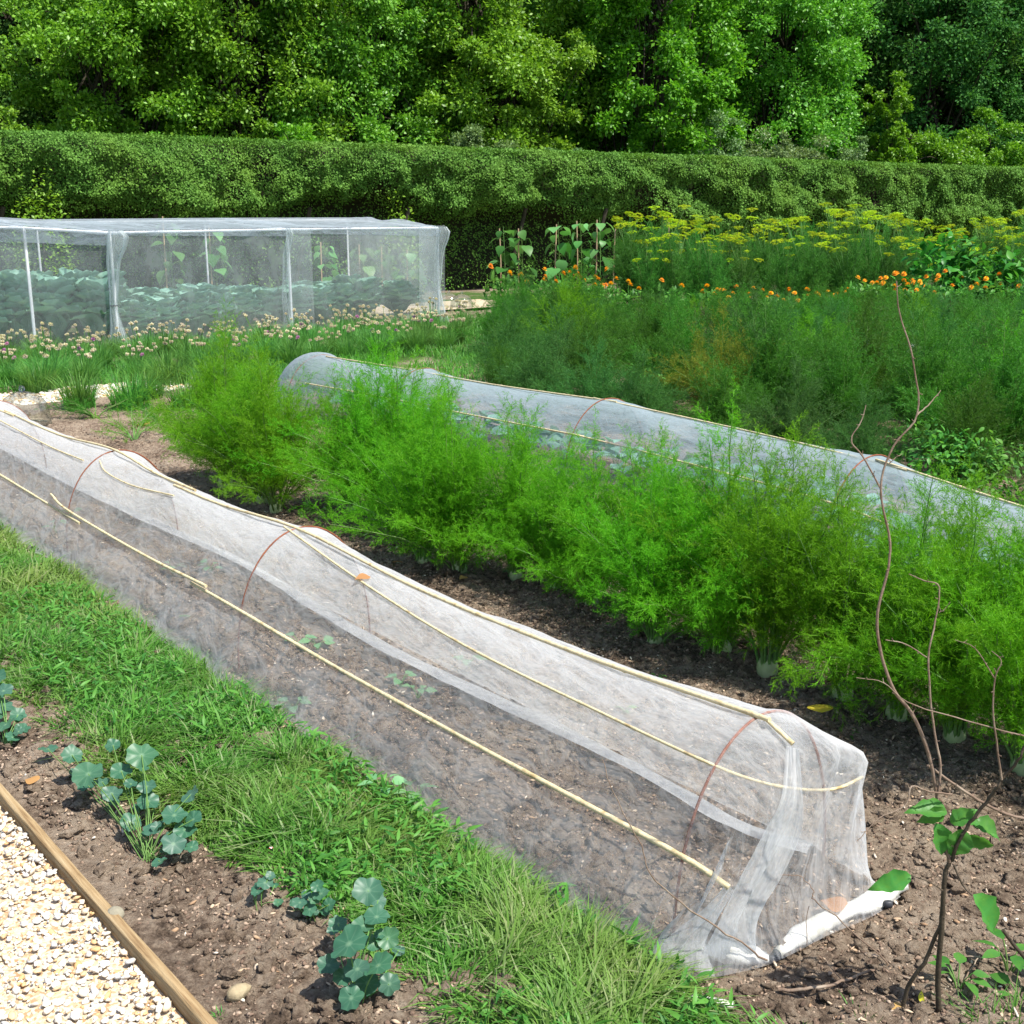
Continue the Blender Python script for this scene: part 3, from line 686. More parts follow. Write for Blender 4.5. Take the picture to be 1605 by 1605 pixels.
# low green growth between the cross path, chives and the fennel row
A = Acc(); n = 70000; s = R.uniform(8.2, 14.4, n); q = R.uniform(1, 12.5, n); k = (s > 11.1) | ((q > 5.0) & (s > 10.2)) | (q > 5.75-.35*(s-8)); s, q = s[k], q[k]; k = vn(s*1.3, q*1.3, 5) > .3; s, q = s[k], q[k]; xy = s[:, None]*D1+q[:, None]*D2
grass_blades(A, np.concatenate([xy, np.full((len(s), 1), -.02)], 1), R.uniform(.05, .2, len(s)), R.uniform(.2, 1.5, len(s)), np.full(len(s), .01), 2)
tag(A.build('undergrowth', M['weed']), 'low grassy undergrowth around the chives', 'undergrowth', None, 'stuff')
def tuft(px, py, r, h, n, mat, label, name='grass_tuft', cat='grass tuft', group='tufts beside the cross path', w=.008):
    p = G(px, py); A = Acc(); rr = r*np.sqrt(R.random(n)); az = R.uniform(0, 6.28, n)
    grass_blades(A, np.stack([rr*np.cos(az), rr*np.sin(az), 0*rr], 1), R.uniform(.45, 1, n)*h, R.uniform(.05, 1., n), np.full(n, w), 4, az+R.normal(size=n)*.5)
    o = A.build(name, mat); o.location = (p[0], p[1], -.01); return tag(o, label, cat, group)
for i, (px, py, r, h) in enumerate([(125, 640, .12, .42), (205, 640, .15, .4), (232, 625, .14, .38), (300, 640, .17, .35), (330, 610, .15, .36), (60, 612, .14, .35), (265, 600, .2, .35), (385, 610, .2, .35)]):
    tuft(px, py, r, h, 350, M['chive'] if i in (0, 5) else M['weed'], ('dark' if i in (0, 5) else 'bright')+' green grassy tuft by the cross path, %s from the left' % ordn(sorted([125, 205, 232, 300, 330, 60, 265, 385]).index(px)))
for i, (px, py) in enumerate([(1010, 655), (1165, 665), (1440, 765), (1475, 785), (1520, 790), (1560, 800)]):
    p = AT(px, py, {0: 8.6, 1: 8.1}.get(i, 6.4)); p = G(px, py-4); e = empty('weed_plant', (p[0], p[1], 0)); bush_acc(420, .2, .34, LEAF, .025, .05).build('foliage', M['weed'], e)
    tag(e, 'bushy bright weed along the back of the far tunnel, %s from the left' % ordn(i), 'weed', 'weeds behind the far tunnel')
# low feathery growth at the left end of the fennel row
for i, (px, py) in enumerate([(255, 665), (300, 690), (345, 705), (210, 690), (330, 655), (395, 680), (150, 655)]):
    a, s_ = feather(300+i, .28, .3, 9, 7, 7, 6, 3, w=.0018, lean0=.5, lean1=1.3, start=.1, fl=.14); p = G(px, py)
    e = empty('young_fennel', (p[0], p[1], 0)); a.build('foliage', M['fennel'] if i % 2 else M['fennel_dark'], e); s_.build('stem', M['stalk'], e)
    tag(e, 'small low feathery fennel at the left end of the bed, %s from the left' % ordn(sorted([255, 300, 345, 210, 330, 395, 150]).index(px)), 'fennel', 'young fennel at the bed end')

# ------------------------------------------------------------------ net tunnels
def prof(th, a, b): return -a*np.cos(th), b*np.power(np.maximum(np.sin(th), 0), .85)
class Tunnel:
    def __init__(s, pts, a, b, hoops, sag, seed, ridge=0.): s.pts = np.array(pts, float); s.a = a; s.b = b; s.h = hoops; s.sag = sag; s.seed = seed
    def centre(s, t): return np.interp(t, s.pts[:, 0], s.pts[:, 1])
    def sg(s, t):
        t = np.asarray(t, float); r = np.full(t.shape, 1.)
        for a_, b_ in zip(s.h[:-1], s.h[1:]):
            k = (t > a_) & (t < b_); u = (t-a_)/(b_-a_); r = np.where(k, np.sin(pi*u)**.55, np.where((t == a_) | (t == b_), 0, r))
        return r
    def P(s, t, th, off=0.):
        t = np.asarray(t, float); th = np.asarray(th, float); g = s.sg(t)*(t > s.h[0])*(t < s.h[-1])
        a = s.a+off; b = s.b+off; o, z = prof(th, a*(1-.04*g), b*(1-s.sag*g))
        far = np.clip((th-pi/2)/(pi/2), 0, 1); o = o-g*.07*np.sin(pi*far)*(th > pi/2)
        z = z+.012*fbm(t*3, t*0+1.3, 3, s.seed)*g
        n = s.centre(t)+o; return np.stack([D1[0]*t+D2[0]*n, D1[1]*t+D2[1]*n, z], -1)
    def net(s, t0, t1, name, mat, parent, nt=26, step=.04, wr=.006, skirt=.012, flare=.0):
        k = int((t1-t0)/step)+1; T = np.linspace(t0, t1, k)[:, None]; th = np.linspace(0, pi, nt)[None]
        T2 = np.broadcast_to(T, (k, nt)); th2 = np.broadcast_to(th, (k, nt)); V = s.P(T2, th2)
        w = wr*fbm(T2*9+th2*2, th2*4, 3, s.seed+3)*np.sin(th2); V[..., 2] += w; V[..., :2] += (D2*-1)*(w*np.cos(th2))[..., None]
        fl = np.clip(1-th2/.42, 0, 1)*flare*(1+.35*fbm(T2*4, T2*0, 3, 12)+.3*np.abs(fbm(T2*11, th2*2, 2, 14))); V[..., :2] -= D2*fl[..., None]
        L = (s.a+s.b)*1.25/pi
        # skirts lying on the ground
        e0 = V[:, :1].copy(); e0[..., :2] -= D2*skirt*(1+.4*fbm(T*5, T*0, 2, 8))[..., None]; e0[..., 2] = .022
        e1 = V[:, -1:].copy(); e1[..., :2] += D2*skirt*.5; e1[..., 2] = .02
        V[:, 0, 2] = .028; V[:, -1, 2] = .03
        VV = np.concatenate([e0, V, e1], 1); uv = np.stack([np.broadcast_to(T, (k, nt+2)), np.concatenate([th2[:, :1]*L-.06, th2*L, th2[:, -1:]*L+.04], 1)], -1)
        A = Acc(); A.add(VV, grid_faces(k, nt+2), uv.reshape(-1, 2)); return A.build(name, mat, parent, True)
    def hoop(s, t, parent, r=.0035, leg=.0):
        th = np.linspace(0, pi, 30); p = s.P(np.full(30, t), th, -.004); A = Acc(); tube(A, p, r, 6); return A.build('hoop', M['rust'], parent, True)
def cane(pts, r, parent, name='cane', m=10):
    p = smooth_path(pts, m); n = len(p); A = Acc(); d = np.concatenate([[0], np.cumsum(np.linalg.norm(np.diff(p, axis=0), axis=1))])
    # resample finely so the nodes of the bamboo show
    q = np.linspace(0, d[-1], max(8, int(d[-1]/.012))); pp = np.stack([np.interp(q, d, p[:, i]) for i in range(3)], 1)
    rr = r*(1+.22*np.exp(-((((q+.05) % .21)-.1)/.006)**2)-.12*q/d[-1]); tube(A, pp, rr, 7); return A.build(name, M['cane'], parent, True)

t1 = Tunnel([(1.0, 2.05), (1.54, 2.045), (3.67, 2.075), (5.5, 2.12), (9, 2.17)], .285, .49, [1.54, 3.67, 5.5, 7.5, 9.2], .085, 11)
tun = empty('net_tunnel', tuple(W(1.54, 2.05))+(0,))
def world_parent(o, e): o.parent = e; o.matrix_parent_inverse = e.matrix_world.inverted()
class WP:                                                          # children given in world coordinates
    def __init__(s, e): s.e = e; bpy.context.view_layer.update(); s.l = []
    def add(s, o): o.parent = s.e; o.location = tuple(Vector(o.location)-s.e.location); s.l.append(o); return o
wp = WP(tun)
wp.add(t1.net(1.54, 9.3, 'netting', M['net'], None, nt=34, step=.03, flare=.10))
for t in (1.54, 3.67, 5.5, 7.5): wp.add(t1.hoop(t, None))
def on(tn, t, th, off=.004): return tn.P(np.array([t]), np.array([th]), off)[0]
# ridge canes
def canepts(tn, ts, ths, off=.005): return [on(tn, a, b, off) for a, b in zip(ts, ths)]
ths = [1.52]*6
wp.add(cane(canepts(t1, [1.55, 2.1, 2.8, 3.4, 4.2, 4.95], [1.52, 1.5, 1.52, 1.52, 1.5, 1.47])[:0] or [on(t1, 1.5, 1.47, .006), on(t1, 2.2, 1.5, .004), on(t1, 2.9, 1.5, .004), on(t1, 3.64, 1.5, .006), on(t1, 4.3, 1.48), on(t1, 4.75, 1.46)], .0062, None))
wp.add(cane([on(t1, 4.55, 1.5, .016), on(t1, 5.0, 1.52, .01), on(t1, 5.5, 1.5, .007), on(t1, 6.3, 1.5), on(t1, 7.2, 1.5)], .006, None))
wp.add(cane([on(t1, 7.0, 1.46, .012), on(t1, 8, 1.46), on(t1, 9.1, 1.46)], .006, None))
wp.add(cane([tuple(G(1243, 1166, .45)), on(t1, 1.52, 1.5, .0)], .0058, None))
# low canes on the near side
th_lo = .41
wp.add(cane([tuple(G(1143, 1391, .19)), on(t1, 1.56, th_lo, .006), on(t1, 2.2, th_lo), on(t1, 3.0, th_lo), on(t1, 3.66, th_lo, .006), on(t1, 4.1, th_lo+.02, .008)], .0068, None))
wp.add(cane([on(t1, 3.95, th_lo+.06, .018), on(t1, 4.6, th_lo+.02, .008), on(t1, 5.48, th_lo+.02, .009), on(t1, 5.75, th_lo+.1, .012)], .0062, None))
wp.add(cane([on(t1, 5.3, th_lo-.03, .016), on(t1, 6.2, th_lo), on(t1, 7.5, th_lo+.02, .006), on(t1, 9, th_lo)], .0065, None))
# thin upper near canes
wp.add(cane([on(t1, 3.72, 1.42, .012), on(t1, 3.1, 1.22, .006), on(t1, 2.5, 1.06, .006), on(t1, 1.9, 1.0, .006), on(t1, 1.56, .95, .006), tuple(G(1190, 1225, .36)), tuple(G(1255, 1237, .33)), tuple(G(1310, 1236, .31)), tuple(G(1352, 1218, .3))], .0042, None))
wp.add(cane([on(t1, 4.62, 1.25, .01), on(t1, 5.0, 1.12, .006), on(t1, 5.3, 1.1, .006), on(t1, 5.45, 1.2, .006)], .0036, None))
wp.add(cane([on(t1, 5.6, 1.1, .008), on(t1, 6.2, 1.15, .006), on(t1, 7.4, 1.2, .006)], .0038, None))
# the folded far hem lying on the ground
def ribbon(path, width, nz, seed, name, mat, m=14, z0=.03, puff=.012, up=None, nw=6):
    p = smooth_path(path, m); n = len(p); T = unit(np.gradient(p, axis=0)); upv = np.array([0, 0, 1.]) if up is None else np.asarray(up, float)
    S = unit(np.cross(T, upv)); q = np.linspace(0, 1, n); w = np.interp(q, np.linspace(0, 1, len(width)), width)
    U = np.linspace(-.5, .5, nw); V = p[:, None]+S[:, None]*(w[:, None]*U[None])[..., None]
    V[..., :] += (puff*fbm(q[:, None]*n*.14+U[None]*2, U[None]*9, 3, seed))[..., None]*upv+(puff*(.25-U[None]**2)*3)[..., None]*upv
    d = np.concatenate([[0], np.cumsum(np.linalg.norm(np.diff(p, axis=0), axis=1))])
    uv = np.stack([np.broadcast_to(d[:, None], (n, nw)), w[:, None]*U[None]], -1).reshape(-1, 2)
    A = Acc(); A.add(V, grid_faces(n, nw), uv); return A.build(name, mat, smooth=True)
hem = [tuple(G(x, y, .04)) for x, y in [(1270, 1330), (1150, 1290), (1000, 1205), (850, 1130), (700, 1062), (600, 1012), (500, 955), (400, 893), (300, 845), (200, 800), (100, 752), (0, 700)]]
wp.add(ribbon(hem, [.045, .06, .05, .07, .06, .065, .05, .065, .06, .05], 0, 5, 'hem', M['net_hem']))
# closed end: net falls from the end hoop to the ground
def end_cap():
    k = 16; nt = 30; V = np.zeros((k, nt, 3)); UV = np.zeros((k, nt, 2)); th = np.linspace(0, pi, nt)
    gnd = smooth_path([tuple(G(1000, 1530, .02)), tuple(G(1060, 1545, .02)), tuple(G(1130, 1530, .02)), tuple(G(1210, 1510, .02)), tuple(G(1300, 1465, .02)), tuple(G(1370, 1435, .02)), tuple(G(1412, 1405, .02))], 8)
    gi = np.stack([np.interp(np.linspace(0, 1, nt), np.linspace(0, 1, len(gnd)), gnd[:, i]) for i in range(3)], 1)
    top = t1.P(np.full(nt, 1.54), th); top[:, 2] = np.maximum(top[:, 2], .02); top[:, :2] -= D2*(np.clip(1-th/.42, 0, 1)*.105)[:, None]
    # shoulder line: pushed out by the cane ends
    sh = top.copy(); out = -np.append(D1, 0)*.13
    sh = sh+out*(np.sin(th)**.5)[:, None]; sh[:, 2] = top[:, 2]*(.93-.10*np.sin(th)); far = np.clip((th-1.9)/1.0, 0, 1); sh[:, :2] += D2*(.055*np.sin(pi*far))[:, None]; bl = np.exp(-((th-2.15)/.42)**2); sh[:, 2] += .028*bl; sh[:, :2] += (D2*.008-D1*.004)*bl[:, None]
    for i in range(k):
        u = i/(k-1)
        if u < .3: a = u/.3; V[i] = top*(1-a)+sh*a
        else:
            a = (u-.3)/.7; V[i] = sh*(1-a)+gi*a; V[i] += (-np.append(D1, 0)*.03*sin(pi*a)*1.0)[None]*-1*.6
        V[i, :, :2] += (-D1)[None]*((.016*sin(pi*min(1, u*1.2))*np.sin(th*11+u*3+1.4*np.sin(th*3)))*(u > .1))[:, None]
    for i in range(k): UV[i, :, 0] = i*.04; UV[i, :, 1] = th*.3
    A = Acc(); A.add(V, grid_faces(k, nt), UV.reshape(-1, 2)); return A.build('end_netting', M['net'], smooth=True)
wp.add(end_cap())
# doubled folds at the end
def fold(left, right, seed, name='fold'):
    l = smooth_path(left, 8); r = smooth_path(right, 8); n = len(l); nw = 9; U = np.linspace(0, 1, nw)
    r = np.stack([np.interp(np.linspace(0, 1, n), np.linspace(0, 1, len(r)), r[:, i]) for i in range(3)], 1)
    V = l[:, None]*(1-U)[None, :, None]+r[:, None]*U[None, :, None]
    V[..., :2] += (-D1)*(.012*np.sin(U[None]*13+np.linspace(0, 2, n)[:, None]*2+seed)*np.linspace(.3, 1, n)[:, None])[..., None]
    uv = np.stack([np.broadcast_to(U[None]*.2, (n, nw)), np.broadcast_to(np.linspace(0, .4, n)[:, None], (n, nw))], -1).reshape(-1, 2)
    A = Acc(); A.add(V, grid_faces(n, nw), uv); return A.build(name, M['net_fold'], smooth=True)
def gp(px, py, z, d=0.): return tuple(G(px, py, z)+np.append(-D1, 0)*d)
wp.add(fold([gp(1232, 1168, .46), gp(1222, 1250, .37), gp(1195, 1300, .30), gp(1160, 1370, .21), gp(1125, 1450, .11), gp(1105, 1500, .03)],
            [gp(1252, 1175, .46), gp(1256, 1260, .36), gp(1250, 1310, .29), gp(1220, 1380, .20), gp(1190, 1440, .12), gp(1192, 1500, .03)], 0))
wp.add(fold([gp(1138, 1385, .19), gp(1110, 1420, .14), gp(1060, 1465, .07), gp(1010, 1515, .02)], [gp(1150, 1395, .18), gp(1130, 1430, .13), gp(1112, 1480, .06), gp(1120, 1530, .02)], 2))
def roll(pts, rad, seed, name='weight_roll'):
    p = smooth_path(pts, 10); n = len(p); k = 14; q = np.linspace(0, 1, n); r = np.interp(q, np.linspace(0, 1, len(rad)), rad)
    A = Acc(); tube(A, p, r, k); V = A.V[0]; m = fbm(np.repeat(q, k)*14, np.tile(np.arange(k), n)*.7, 3, seed); c = np.repeat(p, k, 0)
    A.V[0] = c+(V-c)*(1+.35*m)[:, None]*np.array([1, 1, .8]); return A.build(name, M['sheet'], smooth=True)
w1 = wp.add(roll([tuple(G(1218, 1495, .02)), tuple(G(1260, 1462, .025)), tuple(G(1320, 1432, .022)), tuple(G(1370, 1412, .03)), tuple(G(1408, 1380, .04))], [.012, .024, .018, .026, .028], 3))
w2 = wp.add(roll([tuple(G(1105, 1490, .02)), tuple(G(1140, 1492, .028)), tuple(G(1175, 1497, .026)), tuple(G(1205, 1503, .02))], [.012, .03, .027, .01], 5))
w3 = wp.add(roll([tuple(G(900, 1450, .02)), tuple(G(950, 1490, .02)), tuple(G(1000, 1530, .02)), tuple(G(1060, 1560, .02)), tuple(G(1150, 1575, .02))], [.01, .014, .017, .012, .008], 7))
def clip(px, py, z, s, par):
    A = Acc(); V = I1[0]; V = np.sign(V)*np.abs(V)**.5*np.array([1, .7, .8])*s; A.add(V, I1[1]); o = A.build('clip', M['black']); o.location = tuple(Vector(G(px, py, z))-tun.location-par.location); o.parent = par; return o
clip(1392, 1417, .035, .0105, w1); clip(1211, 1503, .022, .010, w2)
tag(tun, 'long low tunnel of sheer white netting on rusty hoops, nearest the grass', 'net tunnel')

t2 = Tunnel([(1.0, 4.35), (2.02, 4.45), (2.5, 4.55), (2.95, 4.75), (4.06, 5.05), (6.6, 5.05), (8.7, 4.93), (9.3, 4.9)], .36, .5, [1.0, 3.05, 5.1, 7.0, 8.35], .09, 23)
tn2 = empty('net_tunnel', tuple(W(3, 4.75))+(0,)); wp2 = WP(tn2)
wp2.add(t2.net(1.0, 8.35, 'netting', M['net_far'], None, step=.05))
for t in (3.05, 5.1, 7.0, 8.3): wp2.add(t2.hoop(t, None))
wp2.add(cane([on(t2, a, 1.45, .006) for a in (1.0, 1.8, 3.0)], .0062, None)); wp2.add(cane([on(t2, a, 1.5, .007) for a in (2.8, 3.6, 4.4, 5.2)], .006, None))
wp2.add(cane([on(t2, a, 1.5, .007) for a in (5.0, 6.2, 7.2, 8.2)], .006, None))
wp2.add(cane([on(t2, a, .6, .007) for a in (1.2, 2.2, 3.05, 4.4, 5.1)], .0055, None)); wp2.add(cane([on(t2, a, .62, .007) for a in (5.0, 6.2, 7.2, 8.1)], .0055, None))
A = Acc(); k = 12; nt = 22; th = np.linspace(0, pi, nt); T0 = t2.P(np.full(nt, 8.35), th); V = []
for i in range(k):
    u = i/(k-1); v = T0.copy(); v[:, :2] += D1*.42*u; c = W(8.35+.42*u, t2.centre(8.35)); v[:, :2] = c+(v[:, :2]-c)*(1-.45*u**2); v[:, 2] = np.maximum(T0[:, 2]*sqrt(max(0, 1-u**2.2)), .02); V.append(v)
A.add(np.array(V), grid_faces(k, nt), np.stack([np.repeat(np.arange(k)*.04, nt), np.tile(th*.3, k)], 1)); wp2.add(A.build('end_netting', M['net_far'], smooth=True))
tag(tn2, 'long low blue grey netted tunnel behind the bright fennel row', 'net tunnel')
# a third tunnel, mostly hidden in the dark fennel
t3 = Tunnel([(2, 9.6), (9, 9.6)], .4, .48, [2.2, 4.2, 6.2], .06, 33); tn3 = empty('net_tunnel', tuple(W(3, 9.6))+(0,)); wp3 = WP(tn3)
wp3.add(t3.net(2.2, 6.2, 'netting', M['net_hem'], None, step=.1))
for t in (2.2, 4.2, 6.2): wp3.add(t3.hoop(t, None))
tag(tn3, 'white netted tunnel nearly hidden among the dark fennel at right', 'net tunnel')

# ------------------------------------------------------------------ seedlings under the tunnels
def seedling(loc, r, h, n, label, group, mat='weed', tpl=LEAF, name='seedling', cat='seedling'):
    e = empty(name, tuple(loc)); A = Acc(); S = Acc(); P = []; D = []; N = []; L = []
    for k in range(n):
        az = k*2.4+R.uniform(-.3, .3); hh = h*R.uniform(.6, 1); q = np.array([cos(az)*r*.5, sin(az)*r*.5, hh]); tube(S, smooth_path([(0, 0, 0), (q[0]*.4, q[1]*.4, hh*.6), q], 3), .0016, 4, False)
        P.append(q); D.append([cos(az), sin(az), .1]); N.append([R.normal()*.3, R.normal()*.3, 1]); L.append(r*R.uniform(.6, 1))
    leaves(A, tpl, np.array(P), unit(np.array(D)), np.array(N), np.array(L)[:, None]); A.build('foliage', M[mat], e); S.build('stem', M['stalk'], e); return tag(e, label, cat, group)
M['seed'] = leafmat('seedling_leaf', [(.12, .28, .12), (.18, .36, .16)], .3, .5)
sdl = [(88, 835), (112, 812), (272, 902), (470, 1015), (498, 1022), (628, 1078), (655, 1098), (600, 1250), (652, 1258), (460, 1120), (330, 900), (735, 1050)]
xs = sorted(q[0] for q in sdl)
for px, py in sdl: seedling(G(px, py, .01), .05, .055, 5, 'small pale green seedling under the near net tunnel, %s from the left' % ordn(xs.index(px)), 'seedlings under the near tunnel', 'seed', leaf_tpl(4, .7, .2, .1))
for i, s in enumerate(np.arange(1.5, 8.2, .24)):
    xy = W(s, t2.centre(s)+(.09 if i % 2 else -.09)); seedling((xy[0], xy[1], 0), .16, .2, 9, 'leafy crop plant under the far net tunnel, %s from the right' % ordn(i), 'crop under the far tunnel', 'cabbage', ROUND, 'crop_plant', 'crop plant')

# ------------------------------------------------------------------ fallen leaves
def fallen(px, py, z, size, mat, label, name='fallen_leaf', tilt=.25, tpl=HEART):
    A = Acc(); leaves(A, tpl, np.zeros((1, 3))+[-size/2, 0, 0], np.array([[1., 0, .1]]), np.array([[0, tilt, 1.]]), np.array([[size]]))
    V = A.V[0]; V[:, 2] = V[:, 2]*.5+size*.03*np.sin(V[:, 1]/size*9); o = A.build(name, M[mat], smooth=True); o.location = tuple(G(px, py, z)); o.rotation_euler = (0, 0, R.uniform(0, 6)); return tag(o, label, 'fallen leaf')
p = on(t1, 3.12, 1.26, .014); o = fallen(585, 912, .42, .05, 'deadleaf', 'brown dry leaf resting on the near net tunnel'); o.location = tuple(p)
fallen(692, 876, .03, .05, 'yellowleaf', 'bright yellow leaf on the soil beside the fennel row'); fallen(624, 880, .03, .05, 'deadleaf', 'tan dry leaf on soil just left of the yellow one')
fallen(222, 664, .03, .11, 'deadleaf', 'large orange dead leaf on soil at the left end of the bed'); fallen(725, 905, .03, .04, 'deadleaf', 'small orange leaf right of the yellow leaf on soil')
fallen(48, 1222, .03, .045, 'deadleaf', 'orange dead leaf on the soil border at the left'); fallen(1290, 1108, .09, .09, 'yellowleaf', 'yellow leaf at the fennel edge near the tunnel end'); fallen(272, 752, .03, .08, 'deadleaf', 'tan leaf on soil beyond the tunnel ridge')
fallen(1398, 1578, .02, .035, 'deadleaf', 'orange curled leaf by the sapling stem'); fallen(1443, 1562, .03, .045, 'yellowleaf', 'yellow leaf standing beside the sapling stem', tilt=2., tpl=LEAF)
fallen(290, 965, .03, .045, 'weed', 'pale green leaf on soil under the near tunnel'); fallen(1305, 1415, .05, .06, 'deadleaf', 'tan dry leaf inside the closed tunnel end')
for i, (px, py) in enumerate([(441, 1305), (446, 1289), (425, 1329)]):
    A = Acc(); az = np.arange(5)*2*pi/5; D = np.stack([np.cos(az), np.sin(az), .2+0*az], 1); leaves(A, leaf_tpl(3, .7, .1, 0), np.zeros((5, 3)), unit(D), np.tile([0, 0, 1.], (5, 1)), np.full((5, 1), .0062))
    o = A.build('scarlet_flower', M['scarlet']); o.location = tuple(G(px, py, .045)); tag(o, 'tiny scarlet flower in the grass edge, %s of three from the top' % ordn([1, 0, 2][i]), 'flower', 'scarlet flowers in the grass')

# ------------------------------------------------------------------ nasturtiums
def nleaf(n=28, m=5, wav=.09, seed=0):
    r = np.random.default_rng(seed); V = [[0, 0, -.06]]; U = [[0, 0]]; F = []
    ph = r.uniform(0, 6, 3)
    for j in range(1, m+1):
        for i in range(n):
            a = 2*pi*i/n; rr = j/m*(1+.07*sin(a*5+ph[0])+.05*sin(a*9+ph[1])+.05*sin(a*2+ph[2]))
            V.append([rr*cos(a), rr*sin(a), -.06+.26*(j/m)**2*(.35+.65*sin(a*2+ph[2]))+wav*sin(a*7+ph[1])*(j/m)**3-.03*(j/m)]); U.append([rr*cos(a), rr*sin(a)])
    tri = [[0, 1+i, 1+(i+1) % n] for i in range(n)]
    q = [[1+(j*n)+i, 1+((j+1)*n)+i, 1+((j+1)*n)+(i+1) % n, 1+(j*n)+(i+1) % n] for j in range(m-1) for i in range(n)]
    return np.array(V), np.array(tri), np.array(q), np.array(U)
def nasturtium(base, lv, label, tilt=.5):
    """lv: (px, py, radius in metres, height); the stems run back to the base."""
    b = G(*base, 0.); e = empty('nasturtium', tuple(b)); A = Acc(); S = Acc()
    for j, (px, py, r, z) in enumerate(lv+[(q[0]+R.normal()*22, q[1]+abs(R.normal())*20+8, q[2]*R.uniform(.4, .75), q[3]*R.uniform(.35, .8)) for q in lv[::2]]):
        c = G(px, py, z)-b; V, T, Q, U = nleaf(seed=j+abs(int(px))); N = unit(np.array([R.normal()*tilt*.6, -.35+R.normal()*tilt*.5, 1.]))
        Mx = frames(N[None])[0]; v = (V*r)@Mx.T+c; n0 = A.n; A.add(v, T, U); A.F.setdefault(4, []).append(Q+n0)
        h0 = np.array([R.normal()*.008, R.normal()*.008, 0]); tube(S, smooth_path([h0, h0+(c-h0)*[.45, .45, .6]+R.normal(size=3)*.004, c-N*r*.06], 5), .0014, 5, False)
    A.build('foliage', M['nast'], e, True); S.build('stem', M['stalk'], e); return tag(e, label, 'nasturtium', 'nasturtiums in the soil border')
nasturtium((235, 1345), [(75, 1173, .026, .06), (113, 1183, .03, .10), (138, 1212, .043, .12), (177, 1168, .022, .13), (222, 1183, .041, .15), (190, 1208, .03, .11), (175, 1243, .027, .08), (205, 1228, .018, .12), (232, 1255, .03, .07), (298, 1245, .026, .12), (273, 1277, .033, .09), (302, 1284, .026, .08), (205, 1288, .026, .05), (300, 1327, .018, .04), (272, 1322, .03, .05), (250, 1350, .02, .03), (230, 1232, .024, .10), (240, 1297, .026, .06), (290, 1300, .028, .06), (160, 1225, .02, .08)], 'large sprawling blue green nasturtium left of the grass')
nasturtium((560, 1570), [(577, 1395, .032, .2), (590, 1436, .028, .17), (570, 1450, .024, .16), (546, 1478, .04, .15), (608, 1470, .024, .12), (592, 1512, .032, .10), (560, 1518, .027, .09), (515, 1512, .024, .09), (538, 1530, .022, .07), (610, 1542, .024, .05), (550, 1564, .027, .05), (576, 1540, .026, .05), (530, 1447, .02, .1), (585, 1478, .018, .11)], 'upright bright nasturtium with the tallest stem by the grass edge')
nasturtium((408, 1425), [(415, 1383, .019, .06), (403, 1398, .014, .05), (424, 1372, .012, .07), (400, 1390, .012, .05)], 'tiny dark nasturtium seedling alone on the soil')
nasturtium((492, 1450), [(470, 1414, .018, .06), (485, 1425, .017, .05), (503, 1400, .02, .08), (515, 1418, .017, .05), (493, 1408, .014, .07), (497, 1388, .015, .1), (480, 1402, .013, .06)], 'small dark purplish nasturtium left of the upright one')
nasturtium((15, 1175), [(5, 1105, .03, .1), (28, 1120, .026, .08), (8, 1135, .03, .07), (35, 1142, .024, .05), (-5, 1120, .03, .08), (20, 1155, .022, .04), (5, 1082, .03, .14), (-5, 1060, .028, .16)], 'nasturtium cut by the left edge of the photo')

# ------------------------------------------------------------------ sapling and twigs
sap = empty('sapling', tuple(G(1472, 1600, 0))); YB = float(G(1472, 1600, 0)[1]); wps = WP(sap)
def branch(pix, r0, r1, name='branch', mat='twig', Y=None, dy=0., par=None, m=5):
    Ys = np.linspace(0, dy, len(pix))+(YB if Y is None else Y)
    p = smooth_path([AT(x, y, yy) for (x, y), yy in zip(pix, Ys)], m); n = len(p)
    p = p+np.stack([0*R.normal(size=n), .0015*R.normal(size=n), 0*R.normal(size=n)], 1)*(np.linspace(0, 1, n)[:, None] > 0)
    A = Acc(); tube(A, p, np.linspace(r0, r1, n)*(1+.07*(np.arange(n) % m == 0)), 7)
    for q in range(2, n-1, 3):
        d = unit(R.normal(size=3)*[1, .6, 1]); l = R.uniform(.003, .011); tube(A, [p[q], p[q]+d*l*.6, p[q]+d*l+[0, 0, .002]], [r1+.0004, .0006, .0009], 4)
    o = A.build(name, M[mat], smooth=True)
    return wps.add(o) if par is None else o
branch([(1472, 1606), (1470, 1528), (1477, 1440), (1480, 1377), (1488, 1351)], .0062, .0042, 'trunk', 'twig_dark')
branch([(1488, 1351), (1477, 1301), (1468, 1245), (1455, 1180), (1430, 1120), (1400, 1080), (1380, 1020), (1375, 960), (1390, 900), (1395, 850), (1380, 765), (1400, 700), (1438, 648), (1430, 560), (1410, 490), (1404, 440)], .0042, .0011, dy=.12)
branch([(1380, 765), (1352, 715), (1334, 690), (1350, 660), (1357, 635)], .0018, .0008, Y=YB+.1, dy=.03)
branch([(1438, 650), (1458, 632), (1475, 612)], .0017, .0007, Y=YB+.11, dy=.03); branch([(1393, 728), (1403, 718), (1414, 711)], .001, .0005, Y=YB+.1)
branch([(1470, 1250), (1474, 1200), (1462, 1130), (1455, 1030), (1466, 975), (1472, 920), (1448, 910), (1425, 900)], .0026, .0009, dy=.1, Y=YB+.01)
branch([(1388, 1003), (1420, 1010), (1452, 1030)], .0009, .0012, Y=YB+.05); branch([(1472, 960), (1480, 955), (1489, 943)], .0008, .0004, Y=YB+.09)
branch([(1492, 1349), (1499, 1326), (1520, 1291), (1552, 1250), (1570, 1222), (1590, 1200), (1612, 1160)], .004, .0025, dy=-.04, mat='twig_dark')
